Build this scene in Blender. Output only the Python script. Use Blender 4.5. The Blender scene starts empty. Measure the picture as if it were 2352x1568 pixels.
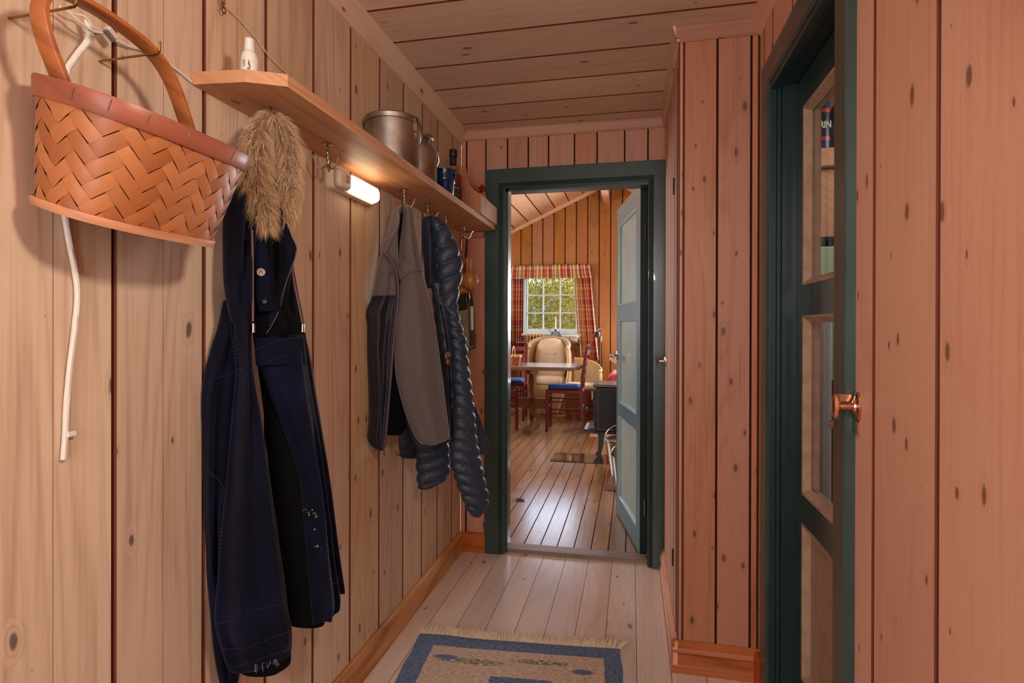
import bpy, math, random
from mathutils import Vector as V, Matrix, noise
random.seed(7)
S = bpy.context.scene
COL = S.collection
pi = math.pi

# ---------------------------------------------------------------- camera
F, H, CX, CY = 1286.1, 1.15, 1176.0, 784 - 29.7
yaw, pit, rol = -.2121, .0023, .0024
_c, _s = math.cos, math.sin
Rz = Matrix(((_c(yaw), -_s(yaw), 0), (_s(yaw), _c(yaw), 0), (0, 0, 1)))
Rx = Matrix(((1, 0, 0), (0, _c(pit), -_s(pit)), (0, _s(pit), _c(pit))))
Rr = Matrix(((_c(rol), -_s(rol), 0), (_s(rol), _c(rol), 0), (0, 0, 1)))
RM = Rr @ Rx @ Matrix(((1, 0, 0), (0, 0, -1), (0, 1, 0))) @ Rz
CAM = V((0, 0, H))
cd = bpy.data.cameras.new('camera'); cam = bpy.data.objects.new('camera', cd); COL.objects.link(cam)
cd.sensor_width = 36; cd.lens = F * 36 / 2352; cd.shift_y = -29.7 / 2352; cd.clip_start = .02; cd.clip_end = 200
cm = Matrix.Identity(4)
for i, r in enumerate((RM[0], -RM[1], -RM[2])):
    for j in range(3): cm[j][i] = r[j]
cam.matrix_world = Matrix.Translation(CAM) @ cm
S.camera = cam

# ---------------------------------------------------------------- light and exposure
S.view_settings.view_transform = 'Standard'; S.view_settings.look = 'None'
S.view_settings.gamma = 1; S.view_settings.use_curve_mapping = False
S.view_settings.exposure = -0.10
W = bpy.data.worlds.new('sky'); S.world = W; W.use_nodes = True
wn = W.node_tree.nodes; bg = wn['Background']
tcw = wn.new('ShaderNodeTexCoord'); sxw = wn.new('ShaderNodeSeparateXYZ'); W.node_tree.links.new(tcw.outputs['Generated'], sxw.inputs[0])
rw = wn.new('ShaderNodeValToRGB'); rw.color_ramp.elements[0].color = (.80, .88, 1, 1); rw.color_ramp.elements[1].color = (.30, .50, .95, 1); W.node_tree.links.new(sxw.outputs[2], rw.inputs[0])
W.node_tree.links.new(rw.outputs[0], bg.inputs[0]); bg.inputs[1].default_value = 10.0

def area(name, loc, to, sx, sy, watts, col, spread=180):
    l = bpy.data.lights.new(name, 'AREA'); l.shape = 'RECTANGLE'; l.size = sx; l.size_y = sy; l.energy = watts; l.color = col
    l.spread = math.radians(spread)
    o = bpy.data.objects.new(name, l); COL.objects.link(o); o.location = loc
    o.rotation_euler = (V(to) - V(loc)).to_track_quat('-Z', 'Y').to_euler(); return o
area('assumed_entrance_daylight', (-.2, -1.25, 1.35), (-.3, 1.5, 1.05), 0.9, 1.5, 28, (.96, .97, 1))  # assumed daylight from behind the camera, no opening modelled in the back wall
area('assumed_hall_lamp_light', (.16, .36, 1.62), (-.8, .9, 1.2), .09, .09, 7.5, (1, .84, .70))  # assumed lamp, unseen, placed from the shadows on the left wall
area('living_left_fill_light', (-2.85, 5.4, 1.5), (-.4, 5.6, .9), 1.6, 1.1, 75, (.95, .97, 1))  # added fill inside the solid left wall, no window opening modelled
area('living_side_fill_light', (1.35, 6.2, 1.6), (-.8, 5.8, .9), 1.4, 1.0, 30, (1, .95, .88))  # added fill from the unseen right side, no window modelled there
area('living_rear_fill_light', (.95, 3.05, 1.8), (-1.2, 7.5, 1.3), .9, 1.0, 40, (1, .93, .85))  # added fill aimed at the gable, no window in this near wall

area('gable_right_fill_light', (.45, 7.9, 1.5), (-.3, 2.3, .0), .8, .8, 110, (.86, .93, 1))  # added fill hidden behind the open leaf, brightens the hall floor
area('side_room_fill_light', (1.35, 2.1, 2.0), (.6, 2.4, 1.0), .6, .6, 9, (1, .97, .92))  # added so the side room shows through the panes, no lamp modelled
sd = bpy.data.lights.new('sun', 'SUN'); sd.energy = 2.0; sd.angle = .01; sd.color = (1, .93, .8)
so = bpy.data.objects.new('sun', sd); COL.objects.link(so); so.rotation_euler = V((.5, .95, -.9)).to_track_quat('-Z', 'Y').to_euler()

# ---------------------------------------------------------------- pixel rays of the reference camera
RI = RM.transposed()
def ray(x, y):
    d = RI @ V(((x - CX) / F, (y - CY) / F, 1)); return d / d.y
def onX(x, y, X): d = ray(x, y); return CAM + d * (X / d.x)
def onY(x, y, Y): return CAM + ray(x, y) * Y
def onZ(x, y, z): d = ray(x, y); return CAM + d * ((z - H) / d.z)
def onP(x, y, a, d2):                       # vertical plane through a along the horizontal direction d2
    d = ray(x, y); nx, ny = -d2[1], d2[0]
    return CAM + d * (((a[0]) * nx + a[1] * ny) / (d.x * nx + d.y * ny))

# ---------------------------------------------------------------- mesh helpers
class MB:
    def __init__(s): s.v = []; s.f = []; s.uv = {}; s.fc = {}
    def add(s, vs, fs):
        n = len(s.v); s.v += [V(p) for p in vs]; s.f += [tuple(i + n for i in f) for f in fs]; return s
    def box(s, a, b, M=None):
        x0, y0, z0 = a; x1, y1, z1 = b
        vs = [V((x, y, z)) for z in (z0, z1) for y in (y0, y1) for x in (x0, x1)]
        if M: vs = [M @ p for p in vs]
        return s.add(vs, [(0, 2, 3, 1), (4, 5, 7, 6), (0, 1, 5, 4), (2, 6, 7, 3), (0, 4, 6, 2), (1, 3, 7, 5)])
    def bbox(s, a, b, r=.004, M=None):      # box with chamfered edges
        a = V(a); b = V(b); c = (a + b) / 2; h = (b - a) / 2; r = min(r, h.x * .9, h.y * .9, h.z * .9)
        vs = []; idx = {}
        for sx in (-1, 1):
            for sy in (-1, 1):
                for sz in (-1, 1):
                    for ax in range(3):
                        p = V((sx * (h.x - r), sy * (h.y - r), sz * (h.z - r)))
                        p[ax] = (sx, sy, sz)[ax] * h[ax]
                        idx[(sx, sy, sz, ax)] = len(vs); vs.append(c + p)
        fs = []
        for ax in range(3):
            o = [i for i in range(3) if i != ax]
            for s_ in (-1, 1):
                q = []
                for u, w in ((-1, -1), (1, -1), (1, 1), (-1, 1)):
                    k = [0, 0, 0]; k[ax] = s_; k[o[0]] = u; k[o[1]] = w; q.append(idx[(*k, ax)])
                if (s_ > 0) != (ax != 1): q = q[::-1]
                fs.append(tuple(q))
            for u in (-1, 1):               # edge strips
                for w in (-1, 1):
                    q = []
                    for e, a2 in ((-1, o[0]), (1, o[0]), (1, o[1]), (-1, o[1])):
                        k = [0, 0, 0]; k[ax] = e; k[o[0]] = u; k[o[1]] = w; q.append(idx[(*k, a2)])
                    fs.append(tuple(q))
        for sx in (-1, 1):
            for sy in (-1, 1):
                for sz in (-1, 1): fs.append(tuple(idx[(sx, sy, sz, k)] for k in range(3)))
        if M: vs = [M @ p for p in vs]
        return s.add(vs, fs)
    def loft(s, rings, closed=True, cap=True):
        n0 = len(s.v); m = len(rings[0])
        for r in rings: s.v += [V(p) for p in r]
        for i in range(len(rings) - 1):
            for j in range(m if closed else m - 1):
                k = (j + 1) % m; a = n0 + i * m
                s.f.append((a + j, a + k, a + m + k, a + m + j))
        if cap and closed:
            s.f.append(tuple(n0 + j for j in range(m))[::-1]); a = n0 + (len(rings) - 1) * m; s.f.append(tuple(a + j for j in range(m)))
        return s
    def tube(s, pts, r, n=8, cap=True, flat=None):
        pts = [V(p) for p in pts]; rr = r if isinstance(r, (list, tuple)) else [r] * len(pts); rings = []; up = None
        for i, p in enumerate(pts):
            t = (pts[min(i + 1, len(pts) - 1)] - pts[max(i - 1, 0)]).normalized()
            if up is None: up = V((0, 0, 1)) if abs(t.z) < .9 else V((1, 0, 0))
            if flat is not None: up = V(flat)
            u = (up - t * up.dot(t)).normalized(); w = t.cross(u); up = u
            a, b = (rr[i] if isinstance(rr[i], (list, tuple)) else (rr[i], rr[i]))
            rings.append([p + u * (a * _c(2 * pi * k / n)) + w * (b * _s(2 * pi * k / n)) for k in range(n)])
        return s.loft(rings, True, cap)
    def lathe(s, prof, c=(0, 0, 0), n=24, M=None, cap=False):
        c = V(c); rings = []
        for r, z in prof: rings.append([c + V((max(r, 1e-5) * _c(2 * pi * k / n), max(r, 1e-5) * _s(2 * pi * k / n), z)) for k in range(n)])
        if M: rings = [[M @ p for p in q] for q in rings]
        return s.loft(rings, True, cap)
    def prism(s, poly, a, b, ax=1):         # polygon in the other two axes, extruded from a to b along ax
        def P(q, t):
            l = list(q); l.insert(ax, t); return V(l)
        n = len(poly); vs = [P(q, a) for q in poly] + [P(q, b) for q in poly]
        return s.add(vs, [tuple(range(n))[::-1], tuple(range(n, 2 * n))] + [(i, (i + 1) % n, n + (i + 1) % n, n + i) for i in range(n)])

def org(p):
    v = V((0, 0, 0))
    while p is not None: v = v + p.location; p = p.parent
    return v
def obj(name, mb, mat, parent=None, smooth=False, label=None, kind=None, bevel=None):
    me = bpy.data.meshes.new(name); o0 = org(parent)
    vs = [tuple(p - o0) for p in mb.v] if parent else [tuple(p) for p in mb.v]
    me.from_pydata(vs, [], mb.f)
    if mat: me.materials.append(mat)
    o = bpy.data.objects.new(name, me); COL.objects.link(o)
    if parent: o.parent = parent
    import bmesh
    bm = bmesh.new(); bm.from_mesh(me); bmesh.ops.recalc_face_normals(bm, faces=bm.faces); bm.to_mesh(me); bm.free()
    if smooth:
        me.polygons.foreach_set('use_smooth', [True] * len(me.polygons))
        if smooth != 2: 
            try: me.set_sharp_from_angle(angle=math.radians(40))
            except Exception: pass
    if label: o['label'] = label
    if kind: o['kind'] = kind
    return o
def tag(o, label, cat=None, group=None, kind=None):
    o['label'] = label
    if cat: o['category'] = cat
    if group: o['group'] = group
    if kind: o['kind'] = kind
    return o
def thing(name, label, cat, loc=(0, 0, 0), group=None):
    o = bpy.data.objects.new(name, None); COL.objects.link(o); o.location = loc; o.empty_display_size = .05
    return tag(o, label, cat, group)
def struct(name, label=None, loc=(0, 0, 0)):
    o = bpy.data.objects.new(name, None); COL.objects.link(o); o.location = loc; o['kind'] = 'structure'
    if label: o['label'] = label
    return o
def copy_tree(o, parent=None):
    c = o.copy(); COL.objects.link(c); c.parent = parent
    for ch in list(o.children): copy_tree(ch, c)
    return c
def catmull(P, n):
    out = []; m = len(P)
    for i in range(m - 1):
        p0, p1, p2, p3 = P[max(i - 1, 0)], P[i], P[i + 1], P[min(i + 2, m - 1)]
        for k in range(n):
            t = k / n
            out.append(tuple(.5 * (2 * b + (c - a) * t + (2 * a - 5 * b + 4 * c - d) * t * t + (3 * b - a - 3 * c + d) * t ** 3) for a, b, c, d in zip(p0, p1, p2, p3)))
    out.append(tuple(P[-1])); return out

# ---------------------------------------------------------------- materials
def lin(c):
    return tuple((x / 12.92 if x <= .04045 else ((x + .055) / 1.055) ** 2.4) for x in c) + (1,)
def nm(name):
    m = bpy.data.materials.new(name); m.use_nodes = True; nt = m.node_tree; return m, nt, nt.nodes, nt.links, nt.nodes['Principled BSDF']
def mth(nt, op, a, b=None, c=None, clamp=False):
    n = nt.nodes.new('ShaderNodeMath'); n.operation = op; n.use_clamp = clamp
    for i, x in enumerate((a, b, c)):
        if x is None: continue
        if isinstance(x, (int, float)): n.inputs[i].default_value = x
        else: nt.links.new(x, n.inputs[i])
    return n.outputs[0]
def mixc(nt, f, a, b):
    n = nt.nodes.new('ShaderNodeMix'); n.data_type = 'RGBA'
    for s_, x in ((0, f), (6, a), (7, b)):
        if isinstance(x, (int, float, tuple)): n.inputs[s_].default_value = x
        else: nt.links.new(x, n.inputs[s_])
    return n.outputs[2]
def sstep(nt, x, a, b):
    n = nt.nodes.new('ShaderNodeMapRange'); n.interpolation_type = 'SMOOTHSTEP'; nt.links.new(x, n.inputs[0])
    n.inputs[1].default_value = a; n.inputs[2].default_value = b; n.inputs[3].default_value = 0; n.inputs[4].default_value = 1
    return n.outputs[0]
def wood(name, base, dark, axis=0, knot=(.28, .2, .16), rough=.5, knots=.45, rings=.4, var=.10, bump=.12, coat=0, scale=1., hue=0., kscale=1., stain=0.):
    m, nt, N, L, B = nm(name)
    tc = N.new('ShaderNodeTexCoord'); oi = N.new('ShaderNodeObjectInfo'); sx = N.new('ShaderNodeSeparateXYZ'); L.new(tc.outputs['Object'], sx.inputs[0])
    o = [sx.outputs[axis], sx.outputs[(axis + 1) % 3], sx.outputs[(axis + 2) % 3]]
    r = oi.outputs['Random']
    l = mth(nt, 'ADD', o[0], mth(nt, 'MULTIPLY', r, 41.)); w = mth(nt, 'ADD', mth(nt, 'ADD', o[1], mth(nt, 'MULTIPLY', o[2], .7)), mth(nt, 'MULTIPLY', r, 13.7))
    def comb(a, b, c=0.):
        n = N.new('ShaderNodeCombineXYZ')
        for i, (q, k) in enumerate(((l, a), (w, b))): L.new(mth(nt, 'MULTIPLY', q, k * scale), n.inputs[i])
        L.new(mth(nt, 'MULTIPLY', r, 7.), n.inputs[2]); return n.outputs[0]
    vo = N.new('ShaderNodeTexVoronoi'); vo.voronoi_dimensions = '2D'; vo.inputs['Scale'].default_value = 1; kv = N.new('ShaderNodeVectorMath'); kv.operation = 'ADD'; kw = N.new('ShaderNodeTexNoise'); kw.inputs['Scale'].default_value = 1; L.new(comb(18, 40), kw.inputs['Vector']); ks = N.new('ShaderNodeVectorMath'); ks.operation = 'SCALE'; ks.inputs['Scale'].default_value = .09; L.new(kw.outputs['Color'], ks.inputs[0]); L.new(comb(5.0 * kscale, 11.0 * kscale), kv.inputs[0]); L.new(ks.outputs[0], kv.inputs[1]); L.new(kv.outputs[0], vo.inputs['Vector']); vo.inputs['Randomness'].default_value = 1
    sc = N.new('ShaderNodeSeparateColor'); L.new(vo.outputs['Color'], sc.inputs[0])
    rad = mth(nt, 'MULTIPLY', mth(nt, 'POWER', sstep(nt, sc.outputs[0], 1 - knots * 1.15, 1.08), 1.7), .115)
    rad = mth(nt, 'ADD', rad, -.003)
    kd = mth(nt, 'DIVIDE', vo.outputs['Distance'], mth(nt, 'MAXIMUM', rad, .002))
    has = mth(nt, 'GREATER_THAN', rad, .004)
    kn = mth(nt, 'MULTIPLY', mth(nt, 'SUBTRACT', 1., sstep(nt, kd, .55, 1.15)), has)
    halo = mth(nt, 'MULTIPLY', mth(nt, 'SUBTRACT', 1., sstep(nt, kd, .8, 2.8)), has)
    no = N.new('ShaderNodeTexNoise'); no.noise_dimensions = '3D'; no.inputs['Scale'].default_value = 1; no.inputs['Detail'].default_value = 1.5; L.new(comb(.55, 5.5), no.inputs['Vector'])
    fld = mth(nt, 'ADD', mth(nt, 'MULTIPLY', no.outputs[0], 13.), mth(nt, 'MULTIPLY', halo, 1.6))
    rg = mth(nt, 'ABSOLUTE', mth(nt, 'SUBTRACT', mth(nt, 'FRACT', fld), .5)); rg = mth(nt, 'POWER', mth(nt, 'MULTIPLY', rg, 2.), 2.2)
    fi = N.new('ShaderNodeTexNoise'); fi.inputs['Scale'].default_value = 1; fi.inputs['Detail'].default_value = 3; L.new(comb(3.5, 130), fi.inputs['Vector'])
    lo = N.new('ShaderNodeTexNoise'); lo.inputs['Scale'].default_value = 1; lo.inputs['Detail'].default_value = 1; L.new(comb(1.1, 2.6), lo.inputs['Vector'])
    g = mth(nt, 'ADD', mth(nt, 'MULTIPLY', rg, rings), mth(nt, 'MULTIPLY', mth(nt, 'SUBTRACT', fi.outputs[0], .5), 1.15), clamp=True)
    g = mth(nt, 'ADD', g, mth(nt, 'MULTIPLY', mth(nt, 'SUBTRACT', lo.outputs[0], .48), 1.2), clamp=True)
    c = mixc(nt, g, lin(base), lin(dark))
    c = mixc(nt, mth(nt, 'MULTIPLY', halo, .22), c, lin(dark))
    c = mixc(nt, mth(nt, 'MULTIPLY', kn, .8), c, lin(knot))
    if stain:
        c = mixc(nt, mth(nt, 'MULTIPLY', sstep(nt, lo.outputs[0], .55, .75), stain), c, lin(tuple(x * .6 for x in dark)))
    hs = N.new('ShaderNodeHueSaturation'); L.new(c, hs.inputs['Color'])
    L.new(mth(nt, 'ADD', mth(nt, 'MULTIPLY', r, var * 2), 1 - var), hs.inputs['Value'])
    r2 = mth(nt, 'FRACT', mth(nt, 'MULTIPLY', r, 17.3)); L.new(mth(nt, 'ADD', mth(nt, 'MULTIPLY', r2, .008), .496 + hue), hs.inputs['Hue'])
    r3 = mth(nt, 'FRACT', mth(nt, 'MULTIPLY', r, 5.9)); L.new(mth(nt, 'ADD', mth(nt, 'MULTIPLY', r3, .22), .89), hs.inputs['Saturation'])
    L.new(hs.outputs[0], B.inputs['Base Color'])
    L.new(mth(nt, 'ADD', mth(nt, 'MULTIPLY', fi.outputs[0], .16), rough - .08), B.inputs['Roughness'])
    bp = N.new('ShaderNodeBump'); bp.inputs['Strength'].default_value = bump; bp.inputs['Distance'].default_value = .002
    L.new(mth(nt, 'ADD', fi.outputs[0], mth(nt, 'MULTIPLY', rg, -.5)), bp.inputs['Height']); L.new(bp.outputs[0], B.inputs['Normal'])
    if coat: B.inputs['Coat Weight'].default_value = coat; B.inputs['Coat Roughness'].default_value = .2
    return m
def plain(name, c, rough=.5, metal=0, noise_=.0, nscale=40, bump=0, coat=0, c2=None, sheen=0, emit=None, es=1, spec=None, stretch=None, detail=3):
    m, nt, N, L, B = nm(name)
    B.inputs['Base Color'].default_value = lin(c); B.inputs['Roughness'].default_value = rough; B.inputs['Metallic'].default_value = metal
    if spec is not None: B.inputs['Specular IOR Level'].default_value = spec
    tc = N.new('ShaderNodeTexCoord'); no = N.new('ShaderNodeTexNoise'); no.inputs['Scale'].default_value = nscale; no.inputs['Detail'].default_value = detail
    if stretch:
        mp = N.new('ShaderNodeMapping'); mp.inputs['Scale'].default_value = stretch; L.new(tc.outputs['Object'], mp.inputs[0]); L.new(mp.outputs[0], no.inputs['Vector'])
    else: L.new(tc.outputs['Object'], no.inputs['Vector'])
    if noise_ or c2:
        c2 = c2 or tuple(x * .6 for x in c)
        L.new(mixc(nt, mth(nt, 'MULTIPLY', sstep(nt, no.outputs[0], .35, .7), noise_ or 1.), lin(c), lin(c2)), B.inputs['Base Color'])
    if bump:
        bp = N.new('ShaderNodeBump'); bp.inputs['Strength'].default_value = bump; bp.inputs['Distance'].default_value = .003; L.new(no.outputs[0], bp.inputs['Height']); L.new(bp.outputs[0], B.inputs['Normal'])
    if coat: B.inputs['Coat Weight'].default_value = coat
    if sheen: B.inputs['Sheen Weight'].default_value = sheen; B.inputs['Sheen Roughness'].default_value = .4
    if emit: B.inputs['Emission Color'].default_value = lin(emit); B.inputs['Emission Strength'].default_value = es
    return m
def glass(name, tint=(1, 1, 1), gl=.08, rough=.02):
    m, nt, N, L, B = nm(name); N.remove(B)
    t = N.new('ShaderNodeBsdfTransparent'); t.inputs[0].default_value = lin(tint); g = N.new('ShaderNodeBsdfGlossy'); g.inputs['Roughness'].default_value = rough
    fr = N.new('ShaderNodeLayerWeight'); fr.inputs[0].default_value = .5; mx = N.new('ShaderNodeMixShader'); L.new(mth(nt, 'ADD', mth(nt, 'MULTIPLY', mth(nt, 'POWER', fr.outputs['Facing'], 5.), .8), gl / 2), mx.inputs[0])
    L.new(t.outputs[0], mx.inputs[1]); L.new(g.outputs[0], mx.inputs[2]); L.new(mx.outputs[0], N['Material Output'].inputs[0]); return m

M = {}
PB, PD = (.835, .715, .60), (.66, .50, .385)
M['pine'] = wood('pale_pine', PB, PD, 0, rings=.38, knots=.6, kscale=1.15)
M['pine_right'] = wood('pink_pine', (.86, .645, .53), (.78, .53, .42), 0, rings=.25, knots=.85, kscale=1.25, knot=(.4, .25, .2))
M['pine_closet'] = wood('closet_pine', (.72, .49, .375), (.54, .31, .21), 0, rings=.35, knots=.85, kscale=1.35)
M['pine_far'] = wood('end_wall_pine', (.75, .53, .42), (.61, .38, .28), 0, rings=.3, knots=.4)
M['pine_ceil'] = wood('ceiling_pine', (.87, .73, .62), (.76, .575, .47), 0, rings=.35, knots=.55, knot=(.33, .25, .22))
M['floor'] = wood('hall_floor_pine', (.88, .81, .76), (.77, .67, .61), 0, rings=.35, rough=.30, coat=.5, knots=.7, knot=(.42, .34, .3), bump=.05, kscale=.85)
M['base'] = wood('baseboard_pine', (.80, .60, .42), (.60, .37, .2), 0, rings=.8, knots=.2)
M['base_red'] = wood('red_baseboard_pine', (.74, .43, .26), (.56, .27, .13), 0, rings=.7, knots=.12)
M['shelf'] = wood('shelf_pine', (.82, .60, .40), (.66, .42, .24), 1, rings=.55, knots=.25, knot=(.4, .25, .15))
M['gable'] = wood('amber_pine', (.66, .43, .18), (.47, .28, .10), 0, rings=.35, knots=.4, knot=(.32, .15, .06), coat=.15, rough=.4)
M['living_floor'] = wood('lacquered_floor_pine', (.61, .47, .33), (.43, .305, .20), 0, rings=.5, rough=.24, knots=.35, bump=.15, coat=.7, knot=(.3, .18, .1))
M['living_ceil'] = wood('living_ceiling_pine', (.86, .70, .56), (.74, .54, .40), 0, rings=.3)
M['joint'] = plain('raw_joint_wood', (.40, .18, .10), .8)
M['dark_gap'] = plain('dark_joint', (.20, .085, .05), .9)
M['green'] = plain('dark_green_paint', (.18, .27, .255), .32, noise_=.5, nscale=9, c2=(.135, .205, .195), bump=.03, coat=.15)
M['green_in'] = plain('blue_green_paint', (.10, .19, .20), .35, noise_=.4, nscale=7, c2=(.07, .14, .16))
M['teal'] = plain('teal_paint', (.30, .53, .58), .33, noise_=.5, nscale=6, c2=(.22, .43, .49), coat=.2)
M['panel'] = plain('pale_panel_paint', (.66, .78, .77), .32, noise_=.5, nscale=5, c2=(.58, .71, .70), coat=.2)
M['cream'] = plain('cream_moulding_paint', (.70, .60, .52), .45, noise_=.5, nscale=30, c2=(.58, .47, .38))
M['glass'] = glass('window_glass')
M['steel'] = plain('nickel_steel', (.72, .68, .63), .22, 1)
M['brass'] = plain('aged_brass', (.62, .48, .25), .3, 1)
M['copper'] = plain('coppery_nickel', (.80, .62, .52), .2, 1)
M['alu'] = plain('worn_aluminium', (.74, .71, .67), .36, 1, noise_=.6, nscale=14, c2=(.52, .49, .46), bump=.05)
M['white'] = plain('white_plastic', (.86, .84, .80), .4)
M['cable'] = plain('white_cable', (.86, .83, .78), .45)
M['black'] = plain('black_iron', (.05, .05, .055), .4)
M['thresh'] = wood('threshold_wood', (.55, .47, .41), (.38, .29, .23), 0, rings=.5, knots=.1, rough=.4)

# ================================================================ setting: hall shell
X_, Y_, Z_ = V((1, 0, 0)), V((0, 1, 0)), V((0, 0, 1))
def plank(name, parent, o, L, Wd, N_, length, width, mat, thick=.018, mid=True, gap=.0024, bev=.003, label=None, ends=0):
    o = V(o); L = V(L); Wd = V(Wd); N_ = V(N_)
    if L.cross(Wd).dot(N_) < 0: o = o + Wd * width; Wd = -Wd
    w = width; g = gap; b = bev
    pr = [(g, -thick), (g, -b), (g + b, 0)]
    if mid: pr += [(w / 2 - .0005, 0), (w / 2, -.0007), (w / 2 + .0005, 0)]
    pr += [(w - g - b, 0), (w - g, -b), (w - g, -thick)]
    mb = MB(); n = len(pr); vs = [V((0, y, z)) for y, z in pr] + [V((length, y, z)) for y, z in pr]
    mb.add(vs, [tuple(range(n))[::-1], tuple(range(n, 2 * n))] + [(i, (i + 1) % n, n + (i + 1) % n, n + i) for i in range(n)])
    ob = obj(name, mb, mat); ob.data.materials.append(M['joint'])
    for pg in ob.data.polygons:
        if abs(pg.normal.y) > .3 and pg.index > 1: pg.material_index = 1
    ob.parent = parent
    m = Matrix.Identity(4)
    for i, c in enumerate((L, Wd, N_)):
        for j in range(3): m[j][i] = c[j]
    m.translation = o - org(parent)
    ob.matrix_basis = m
    return ob
def board(name, parent, a, b, mat, axis, r=.002, label=None):
    """chamfered board between two corners whose wood grain runs along axis"""
    a = V(a); b = V(b); lo = V([min(a[i], b[i]) for i in range(3)]); hi = V([max(a[i], b[i]) for i in range(3)])
    A = [(X_, Y_, Z_), (Y_, Z_, X_), (Z_, X_, Y_)][axis]; d = hi - lo; s = [d.dot(q) for q in A]
    mb = MB().bbox((0, 0, 0), s, r); ob = obj(name, mb, mat); ob.parent = parent
    m = Matrix.Identity(4)
    for i, c in enumerate(A):
        for j in range(3): m[j][i] = c[j]
    m.translation = lo - org(parent); ob.matrix_basis = m
    if label: ob['label'] = label
    return ob
def profile(name, parent, poly, o, L, U, Vv, length, mat, label=None):
    """moulding: poly points (u, v) swept along L from o; grain along L"""
    o = V(o); L = V(L); U = V(U); Vv = V(Vv)
    if L.cross(U).dot(Vv) < 0: U, Vv = Vv, U; poly = [(b, a) for a, b in poly]
    n = len(poly); vs = [V((0, u, v)) for u, v in poly] + [V((length, u, v)) for u, v in poly]
    mb = MB().add(vs, [tuple(range(n))[::-1], tuple(range(n, 2 * n))] + [(i, (i + 1) % n, n + (i + 1) % n, n + i) for i in range(n)])
    ob = obj(name, mb, mat, smooth=False); ob.parent = parent
    m = Matrix.Identity(4)
    for i, c in enumerate((L, U, Vv)):
        for j in range(3): m[j][i] = c[j]
    m.translation = o - org(parent); ob.matrix_basis = m
    if label: ob['label'] = label
    return ob

XL, XR, ZC, YB = -.867, .405, 2.158, -1.40
YE = 2.770                                     # face of the end wall
BK = M['dark_gap']
# --- floor of the hall
fl = struct('floor', 'pale pine plank floor of the hallway')
obj('subfloor', MB().box((XL - .05, YB, -.05), (XR + .12, 2.86, -.0185)), BK, fl)
fx = [-.096 + .1123 * k for k in range(-7, 6)]
for i, x in enumerate(fx):
    if x < XL - .04: continue
    a = max(x, XL)
    b = min(x + .1123, XR + .1)
    if b - a < .01: continue
    if abs(x + .096) < .01:
        plank('plank', fl, (a, YB, 0), Y_, X_, Z_, 2.127 - YB, b - a, M['floor'], mid=False, gap=.0005, bev=.0005)
        plank('plank', fl, (a, 2.1285, 0), Y_, X_, Z_, 2.82 - 2.1285, b - a, M['floor'], mid=False, gap=.0005, bev=.0005)
    else:
        ys = [YB, (0.2 + (i * .37) % 1.2), 2.82]
        for k in range(2): plank('plank', fl, (a, ys[k] + .0006, 0), Y_, X_, Z_, ys[k + 1] - ys[k] - .0012, b - a, M['floor'], mid=False, gap=.0005, bev=.0005)
# --- left wall
wl = struct('wall_left', 'left hallway wall of vertical pale pine boards')
obj('backing', MB().box((XL - .06, YB, 0), (XL - .0185, 2.8, ZC)), BK, wl)
ys = [.793 - .2065 * k for k in range(11, 0, -1)] + [.793, .998, 1.197, 1.403, 1.612, 1.818, 2.027, 2.224, 2.417, 2.624, YE + .004]
for a, b in zip(ys, ys[1:]):
    plank('plank', wl, (XL, a, 0), Z_, Y_, X_, ZC, b - a, M['pine'])
# --- end wall around the far doorway
we = struct('wall_end', 'end wall of the hallway around the far doorway')
DX0, DX1, DZ = -.640, .078, 1.857                 # doorway
obj('backing', MB().box((XL, YE + .0185, DZ), (XR + .1, 2.875, ZC)).box((XL, YE + .0185, 0), (DX0 - .02, 2.875, DZ)).box((DX1 + .02, YE + .0185, 0), (XR + .1, 2.875, DZ)), BK, we)
plank('plank', we, (XL, YE, 0), Z_, X_, -Y_, ZC, .030, M['pine_far'], mid=False)
xs = [XL + .030, -.735, -.622, -.515, -.412, -.283, -.172, -.04, .07, .17, .28, .42]
for a, b in zip(xs, xs[1:]):
    z0 = 0 if b < -.7 or a > .06 else 1.90
    plank('plank', we, (a, YE, z0), Z_, X_, -Y_, ZC - z0, b - a, M['pine_far'], mid=False, bev=.0015)
# --- right wall: between the closet and the door, and along the camera's side
wr = struct('wall_right', 'right hallway wall of vertical pink tinted pine boards')
obj('backing', MB().box((XR + .0185, YB, 0), (XR + .09, 1.16, ZC)).box((XR + .0185, 1.84, 0), (XR + .09, 2.9, ZC)).box((XR + .0185, 1.1, 1.92), (XR + .09, 1.9, ZC)), BK, wr)
ys = [1.071 - .206 * k for k in range(12, 0, -1)] + [1.071, 1.165]
for a, b in zip(ys, ys[1:]):
    plank('plank', wr, (XR, a, 0), Z_, Y_, -X_, ZC, b - a, M['pine_right'], mid=False, bev=.002, gap=.004)
for a, b in ((1.165, 1.37), (1.37, 1.58), (1.58, 1.79)):
    plank('plank', wr, (XR, a, 1.90), Z_, Y_, -X_, ZC - 1.90, b - a, M['pine_right'], mid=False)
for a, b in ((1.79, 1.90), (1.90, 1.975)):
    plank('plank', wr, (XR, a, 0 if a > 1.8 else 1.9), Z_, Y_, -X_, ZC if a > 1.8 else .26, b - a, M['pine_right'], mid=False)
plank('plank', wr, (XR, 1.81, 0), Z_, Y_, -X_, 1.9, .09, M['pine_right'], mid=False)
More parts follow.
